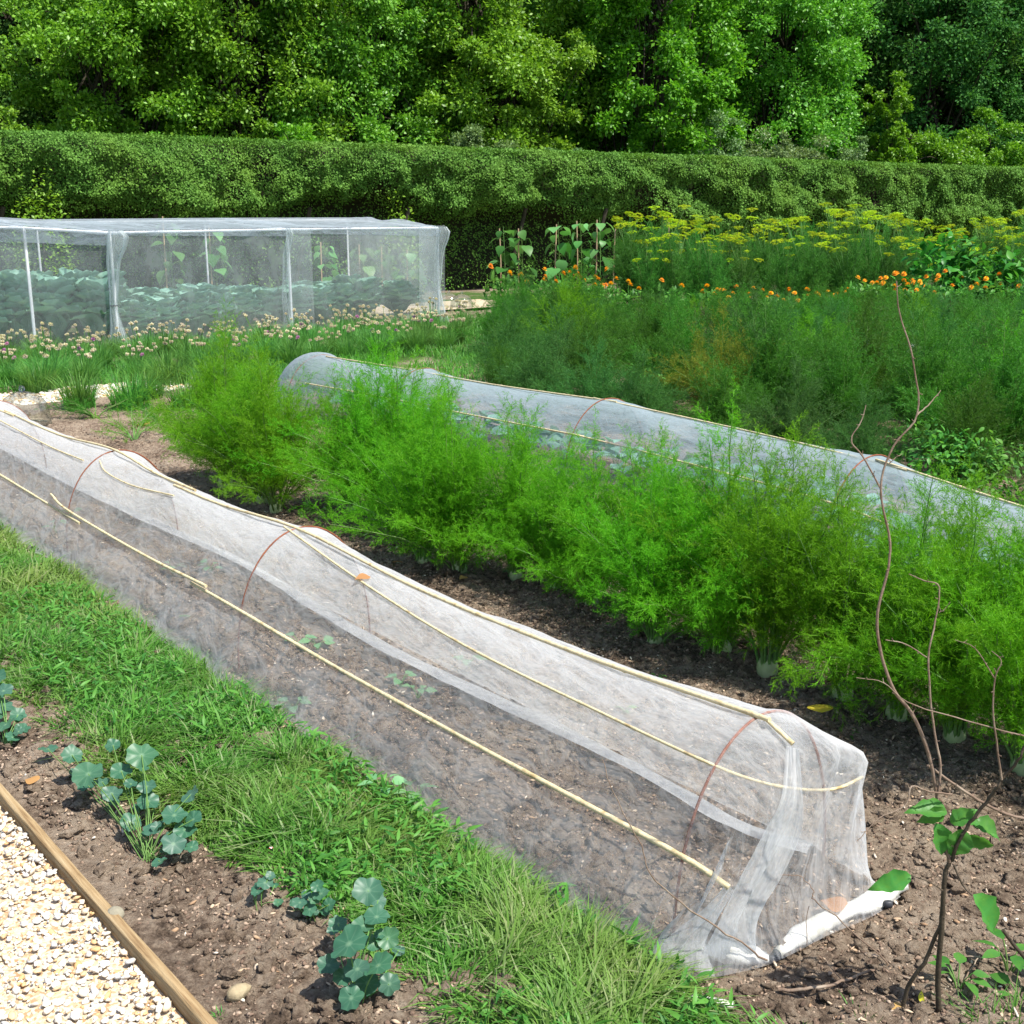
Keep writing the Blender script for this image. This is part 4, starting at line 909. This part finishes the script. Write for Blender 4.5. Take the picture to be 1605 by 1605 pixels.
branch([(1570, 1222), (1557, 1125), (1560, 1062), (1569, 1036), (1554, 1020)], .002, .0007, Y=YB-.03); branch([(1558, 1062), (1528, 1016), (1497, 1003)], .0012, .0006, Y=YB-.03, dy=.02)
branch([(1495, 1356), (1509, 1387), (1524, 1404)], .0022, .0013, mat='twig_dark', dy=-.02)
branch([(1479, 1437), (1464, 1473), (1449, 1508), (1426, 1541), (1409, 1600)], .0035, .0045, 'trunk', 'twig_dark', dy=.02)
branch([(1454, 1200), (1500, 1232), (1540, 1258), (1578, 1276), (1612, 1284)], .0026, .0032, Y=YB+.03); branch([(1559, 1296), (1566, 1282), (1578, 1276)], .0014, .0018, Y=YB+.03)
branch([(1492, 1245), (1455, 1240), (1429, 1233), (1419, 1263), (1378, 1283), (1343, 1319)], .0018, .0008, Y=YB, dy=-.06)
branch([(1612, 1155), (1582, 1148), (1500, 1125), (1422, 1100), (1385, 1070), (1342, 1062)], .0016, .0007, Y=YB-.04, dy=.04)
branch([(1428, 1372), (1455, 1382), (1478, 1396)], .001, .0014, 'petiole', 'twig_dark', Y=YB-.01)
branch([(1572, 1458), (1590, 1482), (1612, 1508)], .0035, .004, mat='twig_dark', Y=YB-.04)
def sleaf(x0, y0, x1, y1, wd, up, Y=None, mat='sapleaf'):
    a = AT(x0, y0, YB if Y is None else Y); b = AT(x1, y1, (YB if Y is None else Y)-.012); d = b-a; L = np.linalg.norm(d); A = Acc(); T = leaf_tpl(12, wd, .22, .3); T[0][:, 2] += .035*np.sin(T[0][:, 0]*17+T[0][:, 1]*11); T[0][:, 1] *= 1+.1*np.sin(T[0][:, 0]*23)
    leaves(A, T, a[None], d[None]/L, np.array([up], float), np.array([[L]])); return wps.add(A.build('leaf', M[mat], smooth=True))
M['sapleaf'] = leafmat('sapling_leaf', [(.05, .19, .035), (.08, .25, .05)], .4, .4, nscale=55, nmix=.6)
sleaf(1428, 1372, 1363, 1394, .45, (.2, -.8, .7)); sleaf(1525, 1402, 1572, 1464, .55, (.5, -.8, .4)); sleaf(1484, 1272, 1424, 1266, .5, (0, -.6, 1)); sleaf(1482, 1268, 1440, 1290, .5, (0, -.9, .4))
sleaf(1466, 1290, 1484, 1345, .55, (.1, -.9, .5)); sleaf(1512, 1300, 1490, 1345, .8, (0, -.9, .5)); sleaf(1490, 1290, 1530, 1268, .6, (0, -.7, .8), YB+.01); sleaf(1530, 1285, 1568, 1305, .65, (0, -.6, .9), YB+.01); sleaf(1520, 1308, 1558, 1332, .6, (.3, -.7, -.4)); sleaf(1515, 1290, 1575, 1310, .4, (0, -.3, 1), YB+.02)
tag(sap, 'thin bare branched sapling with a few green leaves at right', 'sapling')
# twigs arching over the tunnel end, bedded in the soil
tw = empty('fallen_twig', tuple(G(1201, 1506, .02)))
def twig_thing(lines, label):
    o0 = None; A = Acc()
    for pix, r0, r1 in lines:
        p = smooth_path([G(x, y, z) for x, y, z in pix], 5); tube(A, p+R.normal(size=p.shape)*.0015, np.linspace(r0, r1, len(p)), 6)
    org = A.V[0][0]; return tag(A.build('fallen_twig', M['twig'], smooth=True, origin=org), label, 'twig')
C.objects.unlink(tw); bpy.data.objects.remove(tw)
twig_thing([([(1201, 1506, .03), (1151, 1471, .09), (1081, 1426, .17), (1020, 1371, .27), (1005, 1326, .33), (960, 1240, .45), (943, 1188, .52)], .0022, .0009)], 'long dark twig arching across the near side of the tunnel end')
twig_thing([([(1392, 1511, .01), (1321, 1446, .09), (1276, 1411, .14), (1276, 1396, .16), (1251, 1371, .19), (1206, 1371, .2), (1226, 1326, .26)], .0016, .0007), ([(1264, 1481, .04), (1266, 1421, .12)], .001, .0007)], 'thin forked twig before the closed end of the tunnel')
twig_thing([([(1220, 1553, .02), (1260, 1550, .03), (1300, 1544, .03), (1345, 1528, .025), (1377, 1521, .02), (1430, 1535, .02)], .004, .0025), ([(1345, 1530, .02), (1330, 1548, .02), (1290, 1500, .035)], .0015, .0008)], 'thick pale fallen twig lying on the soil below the tunnel end')
twig_thing([([(1468, 1500, .03), (1520, 1499, .04), (1560, 1502, .04), (1612, 1518, .04)], .0016, .0018), ([(1536, 1500, .04), (1515, 1530, .03), (1512, 1575, .01)], .0015, .002)], 'grey dead twig lying over the weeds at the bottom right corner')
# weeds at the bottom right
for i, (px, py, r, h, n, mt) in enumerate([(1500, 1560, .05, .06, 7, 'sapleaf'), (1580, 1540, .06, .09, 8, 'sapleaf'), (1600, 1580, .05, .05, 6, 'sapleaf')]):
    seedling(G(px, py, 0), r, h, n, 'leafy green weed at the bottom right corner, %s from the left' % ordn(i), 'weeds by the sapling', mt, leaf_tpl(4, .6, .2, .1), 'weed_plant', 'weed')
for i, (px, py, h) in enumerate([(1520, 1605, .1), (1555, 1620, .12), (1595, 1610, .11), (1352, 1600, .06), (1000, 1600, .08), (345, 1590, .03)]):
    tuft(px, py, .03 if i != 5 else .012, h, 30 if i != 5 else 14, M['weed'], ['thin grass tuft right of the sapling stem', 'middle grass tuft at the bottom right corner', 'grass tuft cut by the right edge at the bottom', 'tiny grass tuft left of the sapling base', 'grass tuft below the tunnel weight roll', 'tiny grass sprout on the timber edging'][i], group=None, w=.0035)
for i, (px, py) in enumerate([(980, 1120), (1030, 1070), (1330, 1160), (800, 905), (738, 905), (1150, 985)]):
    seedling(G(px, py, 0), .03, .03, 5, ['tiny weed on soil left of the fennel', 'small weed on soil under the fennel fronds', 'small green weed on bare soil beyond the tunnel end', 'tiny weed below the fennel row middle', 'tiny round leaved weed next to the orange leaf', 'small weed in the fennel shade'][i], None, 'weed', LEAF, 'weed_plant', 'weed')

# ------------------------------------------------------------------ net cage with brassicas
cf = [G(-150, 556), G(57, 553), G(187, 548), G(458, 520), G(688, 504)]
cf[2] = G(187, 548); CH = 1.4; back = np.append(D1, 0)*2.5
cage = empty('net_cage', (cf[3][0], cf[3][1], -.03)); wc = WP(cage); HT = [1.46, 1.43, 1.37, 1.38, 1.38]
for i, p in enumerate(cf):
    for j, q in enumerate((p, p+back)):
        A = Acc(); b = np.array([q[0], q[1], -.03]); tube(A, [b, b+[0, 0, HT[i]+.03+(.1 if j else 0)]], .019 if j == 0 else .015, 8); wc.add(A.build('post', M['white_post'], smooth=True))
for j in (0, 1):
    for a, b, ha, hb in zip(cf[:-1], cf[1:], HT[:-1], HT[1:]):
        A = Acc(); tube(A, [a+back*j+[0, 0, ha+.1*j], b+back*j+[0, 0, hb+.1*j]], .018, 8); wc.add(A.build('rail', M['white_post'], smooth=True))
for a, ha in zip(cf, HT):
    A = Acc(); tube(A, [a+[0, 0, ha], a+back+[0, 0, ha+.1]], .015, 8); wc.add(A.build('rail', M['white_post'], smooth=True))
def panel(a, b, ha, hb, name, mat, za=0., zb=0., nu=24, nv=14, amp=.03, seed=0, off=0., bulge=0., sagtop=0.):
    U, Vv = np.meshgrid(np.linspace(0, 1, nu), np.linspace(0, 1, nv), indexing='ij'); L = np.linalg.norm((b-a)[:2]); d = unit((b-a)[:2]); nrm = np.array([d[1], -d[0]])
    xy = a[:2]+(b-a)[:2]*U[..., None]; zt = ha+(hb-ha)*U-sagtop*np.sin(pi*U); zb_ = za+(zb-za)*U; z = zb_*(1-Vv)+zt*Vv
    w = off+amp*fbm(U*L*3.2, Vv*.9+seed, 3, seed+40)*(1-Vv**6)*1.6+bulge*np.sin(pi*U)*np.sin(pi*Vv)
    P = np.concatenate([xy+nrm*w[..., None], z[..., None]], -1); A = Acc(); A.add(P, grid_faces(nu, nv), np.stack([U*L, z], -1).reshape(-1, 2)); return wc.add(A.build(name, mat, smooth=True))
for i in range(4):
    panel(cf[i], cf[i+1], HT[i]+.02, HT[i+1]+.02, 'front_netting', M['net_cage'], seed=i, off=.024)
    panel(cf[i], cf[i+1], HT[i]+.022, HT[i+1]+.022, 'valance', M['net_roof'], za=HT[i]-[.17, .16, .03, .05][i], zb=HT[i+1]-[.16, .15, .09, .12][i], nv=5, amp=.02, seed=i+9, off=.04)
    panel(cf[i]+back, cf[i+1]+back, HT[i]+.1, HT[i+1]+.1, 'back_netting', M['net_cage'], seed=i+20, off=-.02) if i in (0, 1) else None
panel(cf[4]+back, cf[4], HT[4]+.1, HT[4]+.02, 'end_netting', M['net_cage'], seed=31, off=0, bulge=-.05)
# netting gathered at posts
panel(cf[3]-[0.05, 0.05, 0], cf[3]+unit(cf[4]-cf[3])*.32, 1.39, 1.39, 'overlap_netting', M['net_cage'], seed=35, off=.05, nu=10)
panel(cf[4]-unit(cf[4]-cf[3])*.38, cf[4]+unit(cf[4]-cf[3])*.10, 1.40, 1.42, 'overlap_netting', M['net_cage'], seed=36, off=.05, nu=12, amp=.07)
def gathered(p, prof_, seed):
    zz = [1.40, 1.33, 1.22, 1.05, .85, .68, .5, .3, .12, 0]; n = 40; k = 30; zs = np.linspace(1.4, 0, n); r = np.interp(-zs, [-z for z in zz], prof_); off = np.interp(-zs, [-z for z in zz], [.10, .12, .10, .05, .03, .02, .0, .02, .03, .05])
    th = np.linspace(0, 2*pi, k); V = np.zeros((n, k, 3)); rr = r[:, None]*(1+.25*np.sin(th*7+seed)[None]+.1*fbm(zs[:, None]*5, th[None], 2, seed))
    V[..., 0] = p[0]+off[:, None]+rr*np.cos(th); V[..., 1] = p[1]-.09+rr*np.sin(th)*.7; V[..., 2] = zs[:, None]
    A = Acc(); A.add(V, grid_faces(n, k), np.stack([np.broadcast_to(th[None]*.1, (n, k)), V[..., 2]], -1).reshape(-1, 2)); return wc.add(A.build('gathered_netting', M['net_cage'], smooth=True))
gathered(cf[2], [.07, .11, .10, .07, .055, .045, .035, .06, .10, .15], 1)
gathered(cf[4]-np.array([.02, -.07, 0]), [.05, .08, .075, .06, .05, .05, .045, .06, .09, .12], 4); gathered(cf[3]-np.array([.08, -.05, 0]), [.03, .04, .04, .035, .03, .03, .03, .04, .05, .06], 7)
A = Acc(); th = np.linspace(0, 2*pi, 14); tube(A, np.stack([cf[2][0]+.01+.045*np.cos(th), cf[2][1]-.09+.034*np.sin(th), .53+0*th], 1), .004, 5); wc.add(A.build('tie', M['black']))
# roof netting, sagging between rails
for i in range(4):
    nu, nv = 26, 18; U, Vv = np.meshgrid(np.linspace(0, 1, nu), np.linspace(0, 1, nv), indexing='ij'); a, b = cf[i], cf[i+1]
    z = (HT[i]+(HT[i+1]-HT[i])*U)+.025+.1*Vv-.045*np.sin(pi*U)*np.sin(pi*Vv)+.13*np.abs(fbm(U*3+i*3, Vv*4, 3, 60))*np.sin(pi*Vv)+.02*Vv
    P = np.concatenate([a[:2]+(b-a)[:2]*U[..., None]+back[:2]*Vv[..., None], z[..., None]], -1); A = Acc(); L = np.linalg.norm((b-a)[:2]); A.add(P, grid_faces(nu, nv), np.stack([U*L+i*3, Vv*2.5], -1).reshape(-1, 2)); wc.add(A.build('roof_netting', M['net_roof'], smooth=True))
tag(cage, 'large box shaped cage of white netting on posts over brassicas', 'net cage')
cab = []
for v in range(3):
    e = empty('cabbage', (0, 0, 0)); A = Acc(); n = 44; az = np.arange(n)*2.4; t = np.arange(n)/n
    D = np.stack([np.cos(az)*(1-.45*t), np.sin(az)*(1-.45*t), .8+1.0*t], 1); P = np.stack([.03*np.cos(az), .03*np.sin(az), .08+.2*t], 1)
    T = ROUND
    leaves(A, T, P, unit(D), np.stack([-np.cos(az)*.6, -np.sin(az)*.6, .9+0*az], 1), (.42*(1-.25*t))[:, None]*R.uniform(.85, 1.15, (n, 1)))
    A.build('foliage', M['cabbage'], e, True); S = Acc(); tube(S, [(0, 0, 0), (0, 0, .3)], [.03, .015], 8); S.build('stem', M['stalk'], e); cab.append([e, tree_of(e), False])
cbl = []
u4 = unit(cf[4]-cf[2])
for ri, dd in enumerate((.45, 1.1, 1.75)):
    x = -2.7
    while x < 5.0:
        cbl.append((ri, dd, x)); x += .44
ci = {}
for ri, dd, x in cbl:
    p = ((cf[2]+(cf[3]-cf[2])*min(1, x/2.73)+(cf[4]-cf[3])*max(0, x-2.73)/2.55) if x >= 0 else cf[2]+(cf[1]-cf[2])*min(1, -x/.95)+(cf[0]-cf[1])*max(0, -x-.95)/1.6)+back/2.5*dd+np.array([R.normal()*.06, R.normal()*.06, 0]); px, _ = PX(p[0], p[1]); 
    if px < -90: continue
    if 395 < px < 470 and ri > 0: continue
    tall = 1.65 if px < 185 else 1.12 if px < 400 else 1.15
    i = ci.get(ri, 0); ci[ri] = i+1
    place(cab[(i+ri) % 3], (p[0], p[1], -.03), R.uniform(0, 6), (R.uniform(.95, 1.1), R.uniform(.95, 1.1), tall*R.uniform(.85, 1.05)), 'brassica in the net cage, %s from the left in %s row back' % (ordn(i), ordn(ri)), 'cabbage', 'brassicas inside the net cage')

# ------------------------------------------------------------------ glass cloches
def cloche(loc, r):
    e = empty('glass_cloche', tuple(loc)); zz = np.array([0, .3, .6, .85, 1.02, 1.12, 1.15])*r*1.25; rr = np.array([1.02, 1, .95, .8, .55, .25, .06])*r
    q = smooth_path(np.stack([rr, zz, 0*rr], 1), 4); k = 28; th = np.arange(k+1)*2*pi/k; V = np.stack([q[:, :1]*np.cos(th), q[:, :1]*np.sin(th), np.broadcast_to(q[:, 1:2], (len(q), k+1))], -1)
    A = Acc(); A.add(V, grid_faces(len(q), k+1)); A.build('dome', M['glass'], e, True); A = Acc(); A.add(I2[0]*r*.13+[0, 0, r*1.25*1.15+r*.1], I2[1]); A.build('knob', M['glass'], e, True)
    A = Acc(); tube(A, np.stack([r*1.02*np.cos(th), r*1.02*np.sin(th), .01+0*th], 1), .008, 6, False); A.build('rim', M['glass'], e, True); return e
tag(cloche(G(40, 668, 0), .19), 'clear glass bell cloche with knob behind the near tunnel', 'cloche', 'glass cloches')
for i, px in enumerate([594, 621, 648, 675, 704, 724]):
    p = G(px, 478+i*1.2, 0); tag(cloche((p[0], p[1], -.03), .2), ['glass cloche seen through the cage, first from the left', 'glass cloche seen through the cage, second from the left', 'glass cloche seen through the cage, third from the left', 'glass cloche right behind the cage corner', 'glass cloche just right of the cage on the path', 'rightmost glass cloche by the dark fennel'][i], 'cloche', 'glass cloches')

# ------------------------------------------------------------------ hedge
HA = AT(0, 205, 20.3); HB = AT(1605, 264, 37.5); hd_ = unit((HB-HA)[:2]); hn = np.array([hd_[1], -hd_[0]]); HL = np.linalg.norm((HB-HA)[:2])
def hz(u): return HA[2]+(HB[2]-HA[2])*u/HL
def hedge():
    e = empty('clipped_hedge', (HA[0], HA[1], -.05)); e2 = WP(e); n = 620000
    u = (R.random(n)**1.25)*(HL+14)-7; prt = R.random(n); top = prt > .78; H = hz(u); th = 2.2
    z = H*(R.random(n)**.8); lump = .36*fbm(u*.75, z*1.0, 3, 5)+.42*fbm(u*1.9, z*2.2, 3, 15)
    rnd = np.clip((z-(H-.35))/.35, 0, 1); front = lump+.28-.30*rnd**2
    low = np.clip((np.interp(u, [HL*.3, HL*.6], [1.95, 1.2])+.6*fbm(u*.45, u*0, 3, 25)-z)/.35, 0, 1); front = front-.8*low          # hollow, bare underside
    keep_f = (R.random(n) > low*.8)&(.3*fbm(u*2.1, z*2.4, 3, 15)+.5*fbm(u*.75, z, 3, 5) > -.24+.12*R.normal(size=n))
    v = R.random(n)*th; zt = H+.03*fbm(u*2, v*2, 3, 35)+R.normal(size=n)*.015-.12*np.clip((.3-v)/.3, 0, 1)**2
    off = np.where(top, -v+.0+.25, front)+R.normal(size=n)*np.where(top, 0, .035); zz = np.where(top, zt, z)
    k = np.where(top, True, keep_f); u, off, zz, top = u[k], off[k], zz[k], top[k]; n = len(u)
    P = np.concatenate([HA[:2]+hd_*u[:, None]+hn*off[:, None], zz[:, None]], 1)
    N = np.where(top[:, None], [0, 0, 1.], np.append(hn, .45))+R.normal(size=(n, 3))*.55
    A = Acc(); inst(A, LEAFQ[0], LEAFQ[1], P, frames(unit(N)), (R.uniform(.028, .056, n)*(1+u/HL*.5))[:, None]); e2.add(A.build('foliage', M['hedge']))
    # inner mass, coloured near black for the shade between the leaves
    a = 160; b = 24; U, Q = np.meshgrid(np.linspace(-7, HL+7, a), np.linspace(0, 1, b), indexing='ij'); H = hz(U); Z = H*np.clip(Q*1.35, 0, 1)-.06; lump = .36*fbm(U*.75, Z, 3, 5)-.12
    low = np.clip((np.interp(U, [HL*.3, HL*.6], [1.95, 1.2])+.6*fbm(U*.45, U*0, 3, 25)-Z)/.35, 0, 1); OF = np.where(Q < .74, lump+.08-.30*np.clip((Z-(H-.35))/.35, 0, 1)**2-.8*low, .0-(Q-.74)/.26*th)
    V = np.concatenate([HA[:2]+hd_*U[..., None]+hn*OF[..., None], Z[..., None]], -1); A = Acc(); A.add(V, grid_faces(a, b)); e2.add(A.build('shade_core', M['hedge_core'], smooth=True))
    for uu in np.arange(0, HL, 2.6):
        A = Acc(); q = HA[:2]+hd_*(uu+R.uniform(-.3, .3))-hn*.45; q2 = q+R.normal(size=2)*.15+hn*.3; tube(A, smooth_path([(q[0], q[1], -.05), (q2[0], q2[1], .9), (q2[0]+.2, q2[1], 1.7)], 4), .045, 7); e2.add(A.build('trunk', M['bark'], smooth=True))
    tag(e, 'long clipped box like evergreen hedge with lumpy face and dark hollow base', 'hedge')
hedge()

# ------------------------------------------------------------------ trees and shrubs beyond the hedge
def crown(h0, h1, rad, ncl, per, ls, squash=1., droop=0., seed=0, cr=.16):
    """leaf clumps filling an uneven ellipsoid, plus limbs reaching them"""
    A = Acc(); S = Acc(); H = h1-h0; c = np.array([0, 0, (h0+h1)/2]); d = sph(ncl); r = R.uniform(.45, 1.0, ncl)**.6
    lob = 1+.33*np.sin(d[:, 0]*4+seed)*np.cos(d[:, 1]*3.3+seed*2)+.2*np.sin(d[:, 2]*6+seed*3)
    cp = c+d*(r*lob)[:, None]*[rad, rad, H*.5]; cs = R.uniform(.35, 1.25, ncl)*cr*rad*1.5
    lo_ = R.random(ncl) < .16; cp[lo_, 2] = h0+R.random(lo_.sum())*2.6; cp[:, 2] = np.maximum(cp[:, 2], h0*.3+.2)
    for i in range(ncl):
        n = int(per*R.uniform(.7, 1.3)); q = sph(n); rr = R.random(n)**.4; sub = .72+.6*np.sin(q[:, 0]*7+i)*np.sin(q[:, 1]*6+i*2)*np.cos(q[:, 2]*5)
        P = cp[i]+q*(rr*sub*cs[i])[:, None]*[1, 1, .72]; N = unit(q*.7+[0, 0, .7]+R.normal(size=(n, 3))*.55); D = unit(q+R.normal(size=(n, 3))*.6+[0, 0, -.2-droop])
        leaves(A, LEAFQ, P, D, N, R.uniform(.6, 1.35, n)[:, None]*ls)
    top = np.array([0, 0, h0+H*.75]); tr = smooth_path([(0, 0, 0), (.05, .03, h0), tuple(top*[1, 1, .8]+[.15, 0, 0]), tuple(top)], 5); tube(S, tr, np.linspace(.11, .03, len(tr))*rad/2.2, 8)
    for i in range(0, ncl, 4):
        t = R.uniform(.2, .9); b = tr[int(t*(len(tr)-1))]; m = (b+cp[i])/2+[0, 0, .25]; tube(S, smooth_path([b, m, cp[i]], 3), np.linspace(.045, .008, 7)*rad/2.2, 5, False)
    return A, S
M['t_yel'] = leafmat('tree_leaf_yellow_green', [(.095, .24, .014), (.14, .32, .02), (.2, .4, .035)], .32, .45, .35, .1)
M['t_mid'] = leafmat('tree_leaf_mid_green', [(.075, .215, .016), (.115, .295, .022), (.17, .37, .035)], .3, .45, .35, .1)
M['t_bright'] = leafmat('tree_leaf_bright_green', [(.085, .22, .010), (.125, .30, .015), (.18, .37, .025)], .34, .45, .35, .05)
M['t_dark'] = leafmat('tree_leaf_dark_green', [(.025, .085, .016), (.048, .135, .024), (.085, .2, .036)], .25, .6, .12, .1)
M['t_grey'] = leafmat('shrub_leaf_grey_green', [(.09, .17, .05), (.14, .24, .08), (.19, .3, .11)], .28, .5, .35, .05)
def tree(name, px, ybase_d, h0, h1, rad, ncl, per, ls, mat, label, cat='tree', group='trees beyond the hedge'):
    Y = ybase_d; x = (px-802.5)/FPX*Y*1.02; e = empty(name, (x, Y, -.05)); a, s_ = crown(min(h0, .8), h1, rad, int(ncl*2.6), int(per*1.15), ls*.72, seed=px*.01)
    a.build('crown', M[mat], e); s_.build('trunk', M['bark'], e, True); return tag(e, label, cat, group)
tree('tree', 60, 36, 1.5, 12, 4.2, 130, 230, .2, 't_dark', 'dark shaded tree at the far left beyond the hedge')  # its deep shadow is put into the dark leaf colour
tree('tree', -120, 32, 1.2, 10, 3.6, 100, 200, .18, 't_dark', 'dark tree cut by the left edge beyond the hedge')
tree('tree', 225, 31, 1.0, 8.3, 2.5, 150, 330, .135, 't_yel', 'light yellow green tree second from the left beyond the hedge')
tree('tree', 395, 32, 1.2, 10.5, 3.0, 170, 330, .14, 't_yel', 'broad yellow green tree above the net cage')
tree('tree', 560, 33, .8, 9.0, 2.8, 160, 330, .14, 't_mid', 'mid green tree beyond the hedge above the cage corner')
tree('tree', 735, 35, 1.2, 11, 3.0, 160, 330, .15, 't_yel', 'olive green tree left of the brightest tree')
tree('tree', 985, 36, 2.2, 12, 2.6, 170, 330, .16, 't_bright', 'brightest green tree with large leaves in the middle')
tree('tree', 860, 38, 1.2, 10, 2.6, 120, 300, .15, 't_mid', 'mid green tree tucked behind the brightest tree on its left')
tree('tree', 668, 36, 1.0, 10.5, 2.6, 140, 300, .15, 't_mid', 'fresh green tree filling in left of the olive green tree')
tree('tree', 790, 34, .8, 6.5, 1.9, 110, 300, .13, 't_yel', 'small yellow green tree left of the brightest tree')
tree('tree', 300, 36, .8, 10.5, 2.8, 150, 260, .16, 't_mid', 'mid green tree filling in behind the two yellow green trees')
tree('tree', 1050, 42, 1., 11, 3.0, 140, 260, .17, 't_mid', 'mid green tree behind the brightest tree on its right')
tree('tree', 1190, 39, 1.2, 9.3, 2.9, 160, 300, .15, 't_mid', 'rounded mid green tree right of the brightest tree')
tree('tree', 1400, 43, 1.2, 10.5, 3.4, 150, 300, .16, 't_dark', 'dark green tree near the right beyond the hedge')
tree('tree', 1330, 46, 2., 15, 4.5, 150, 260, .2, 't_dark', 'tall dark tree rising behind the right trees')
tree('tree', 1560, 45, 1.5, 13, 3.6, 150, 280, .17, 't_dark', 'dark tree at the right edge beyond the hedge')
tree('tree', 1720, 44, 1.5, 12, 3.6, 110, 240, .18, 't_dark', 'dark tree cut by the right edge beyond the hedge')
A = Acc(); n = 150000; X = R.uniform(-26, 40, n); Z = R.uniform(0, 19, n); Y = 60+3*fbm(X*.3, Z*.3, 3, 90)+R.normal(size=n)*.5+.25*X
leaves(A, LEAFQ, np.stack([X, Y, Z], 1), sph(n), unit(np.array([0, -.5, .7])+R.normal(size=(n, 3))*.5), R.uniform(.25, .5, n)[:, None])
tag(A.build('woodland', M['t_dark']), 'dense far woodland closing the view behind the trees', 'woodland', None, 'stuff')
for i, (px, Y, h, w_, mt) in enumerate([(200, 44, 16, 5, 't_dark'), (480, 45, 16, 5, 't_mid'), (760, 47, 17, 5, 't_dark'), (1060, 50, 17, 5.5, 't_dark'), (1640, 56, 18, 6, 't_dark'), (-40, 42, 15, 5, 't_dark'), (1420, 58, 18, 6, 't_dark')]):
    tree('tree', px, Y, 1.0, h, w_, 130, 190, .25, mt, 'tall %s tree in the back rank, standing %s from the left' % ('dark' if mt == 't_dark' else 'mid green', ordn(sorted([200, 480, 760, 1060, 1640, -40, 1420]).index(px))), group='back rank of trees')
for (px, Y, h, r, mt, lb) in [(20, 24.5, 3.35, 1.3, 't_yel', 'bright shrub just above the hedge at far left'), (110, 25, 3.1, 1.1, 't_yel', 'low bright shrub above the hedge left of the yellow tree'), (330, 27.5, 3.0, 1.2, 't_yel', 'low bright shrub above the hedge behind the cage'), (480, 29, 3.3, 1.3, 't_bright', 'bright sprouting shrub above the hedge centre left'), (600, 30, 3.2, 1.3, 't_yel', 'pale shrub above the hedge over the cage corner'), (740, 31.5, 3.5, 1.2, 't_grey', 'brownish green wild shrub above the hedge centre'), (850, 32.5, 3.4, 1.2, 't_grey', 'grey green low shrub left of the bright tree base'),
        (1120, 34.5, 4.0, 1.3, 't_grey', 'pale bramble bush above the hedge with light leaves'), (1200, 35.5, 3.95, 1.4, 't_grey', 'pale bramble bush right of the other bramble'), (1290, 37, 3.6, 1.2, 't_grey', 'low pale shrub at the foot of the dark trees'), (1352, 38, 5.3, .8, 't_bright', 'narrow bright sapling shrub before the dark trees'), (1440, 38.5, 4.5, 1.5, 't_bright', 'rounded bright green shrub right of the narrow one'), (1510, 39.5, 4.2, 1.4, 't_bright', 'low bright green shrub near the right edge'), (1590, 40, 3.9, 1.4, 't_mid', 'mid green shrub cut by the right edge')]:
    tree('shrub', px, Y, .6, h, r, 75, 190, .10 if mt != 't_bright' else .12, mt, lb, 'shrub', 'shrubs beyond the hedge')
# young shoots growing out of the hedge foot
for i, (px, py, Y, r) in enumerate([(625, 345, 22.5, .45), (60, 300, 20.0, .5)]):
    p = AT(px, py, Y); e = empty('shrub', (p[0], Y, -.03)); bush_acc(1400, r, p[2]+.1, LEAFQ, .05, .09).build('crown', M['t_yel'], e)
    A = Acc(); tube(A, [(0, 0, 0), (0, 0, p[2]*.8)], .02, 6); A.build('trunk', M['bark'], e); tag(e, ['bright young shrub growing before the hedge above the cage corner', 'bright young shrub before the hedge at far left'][i], 'shrub')
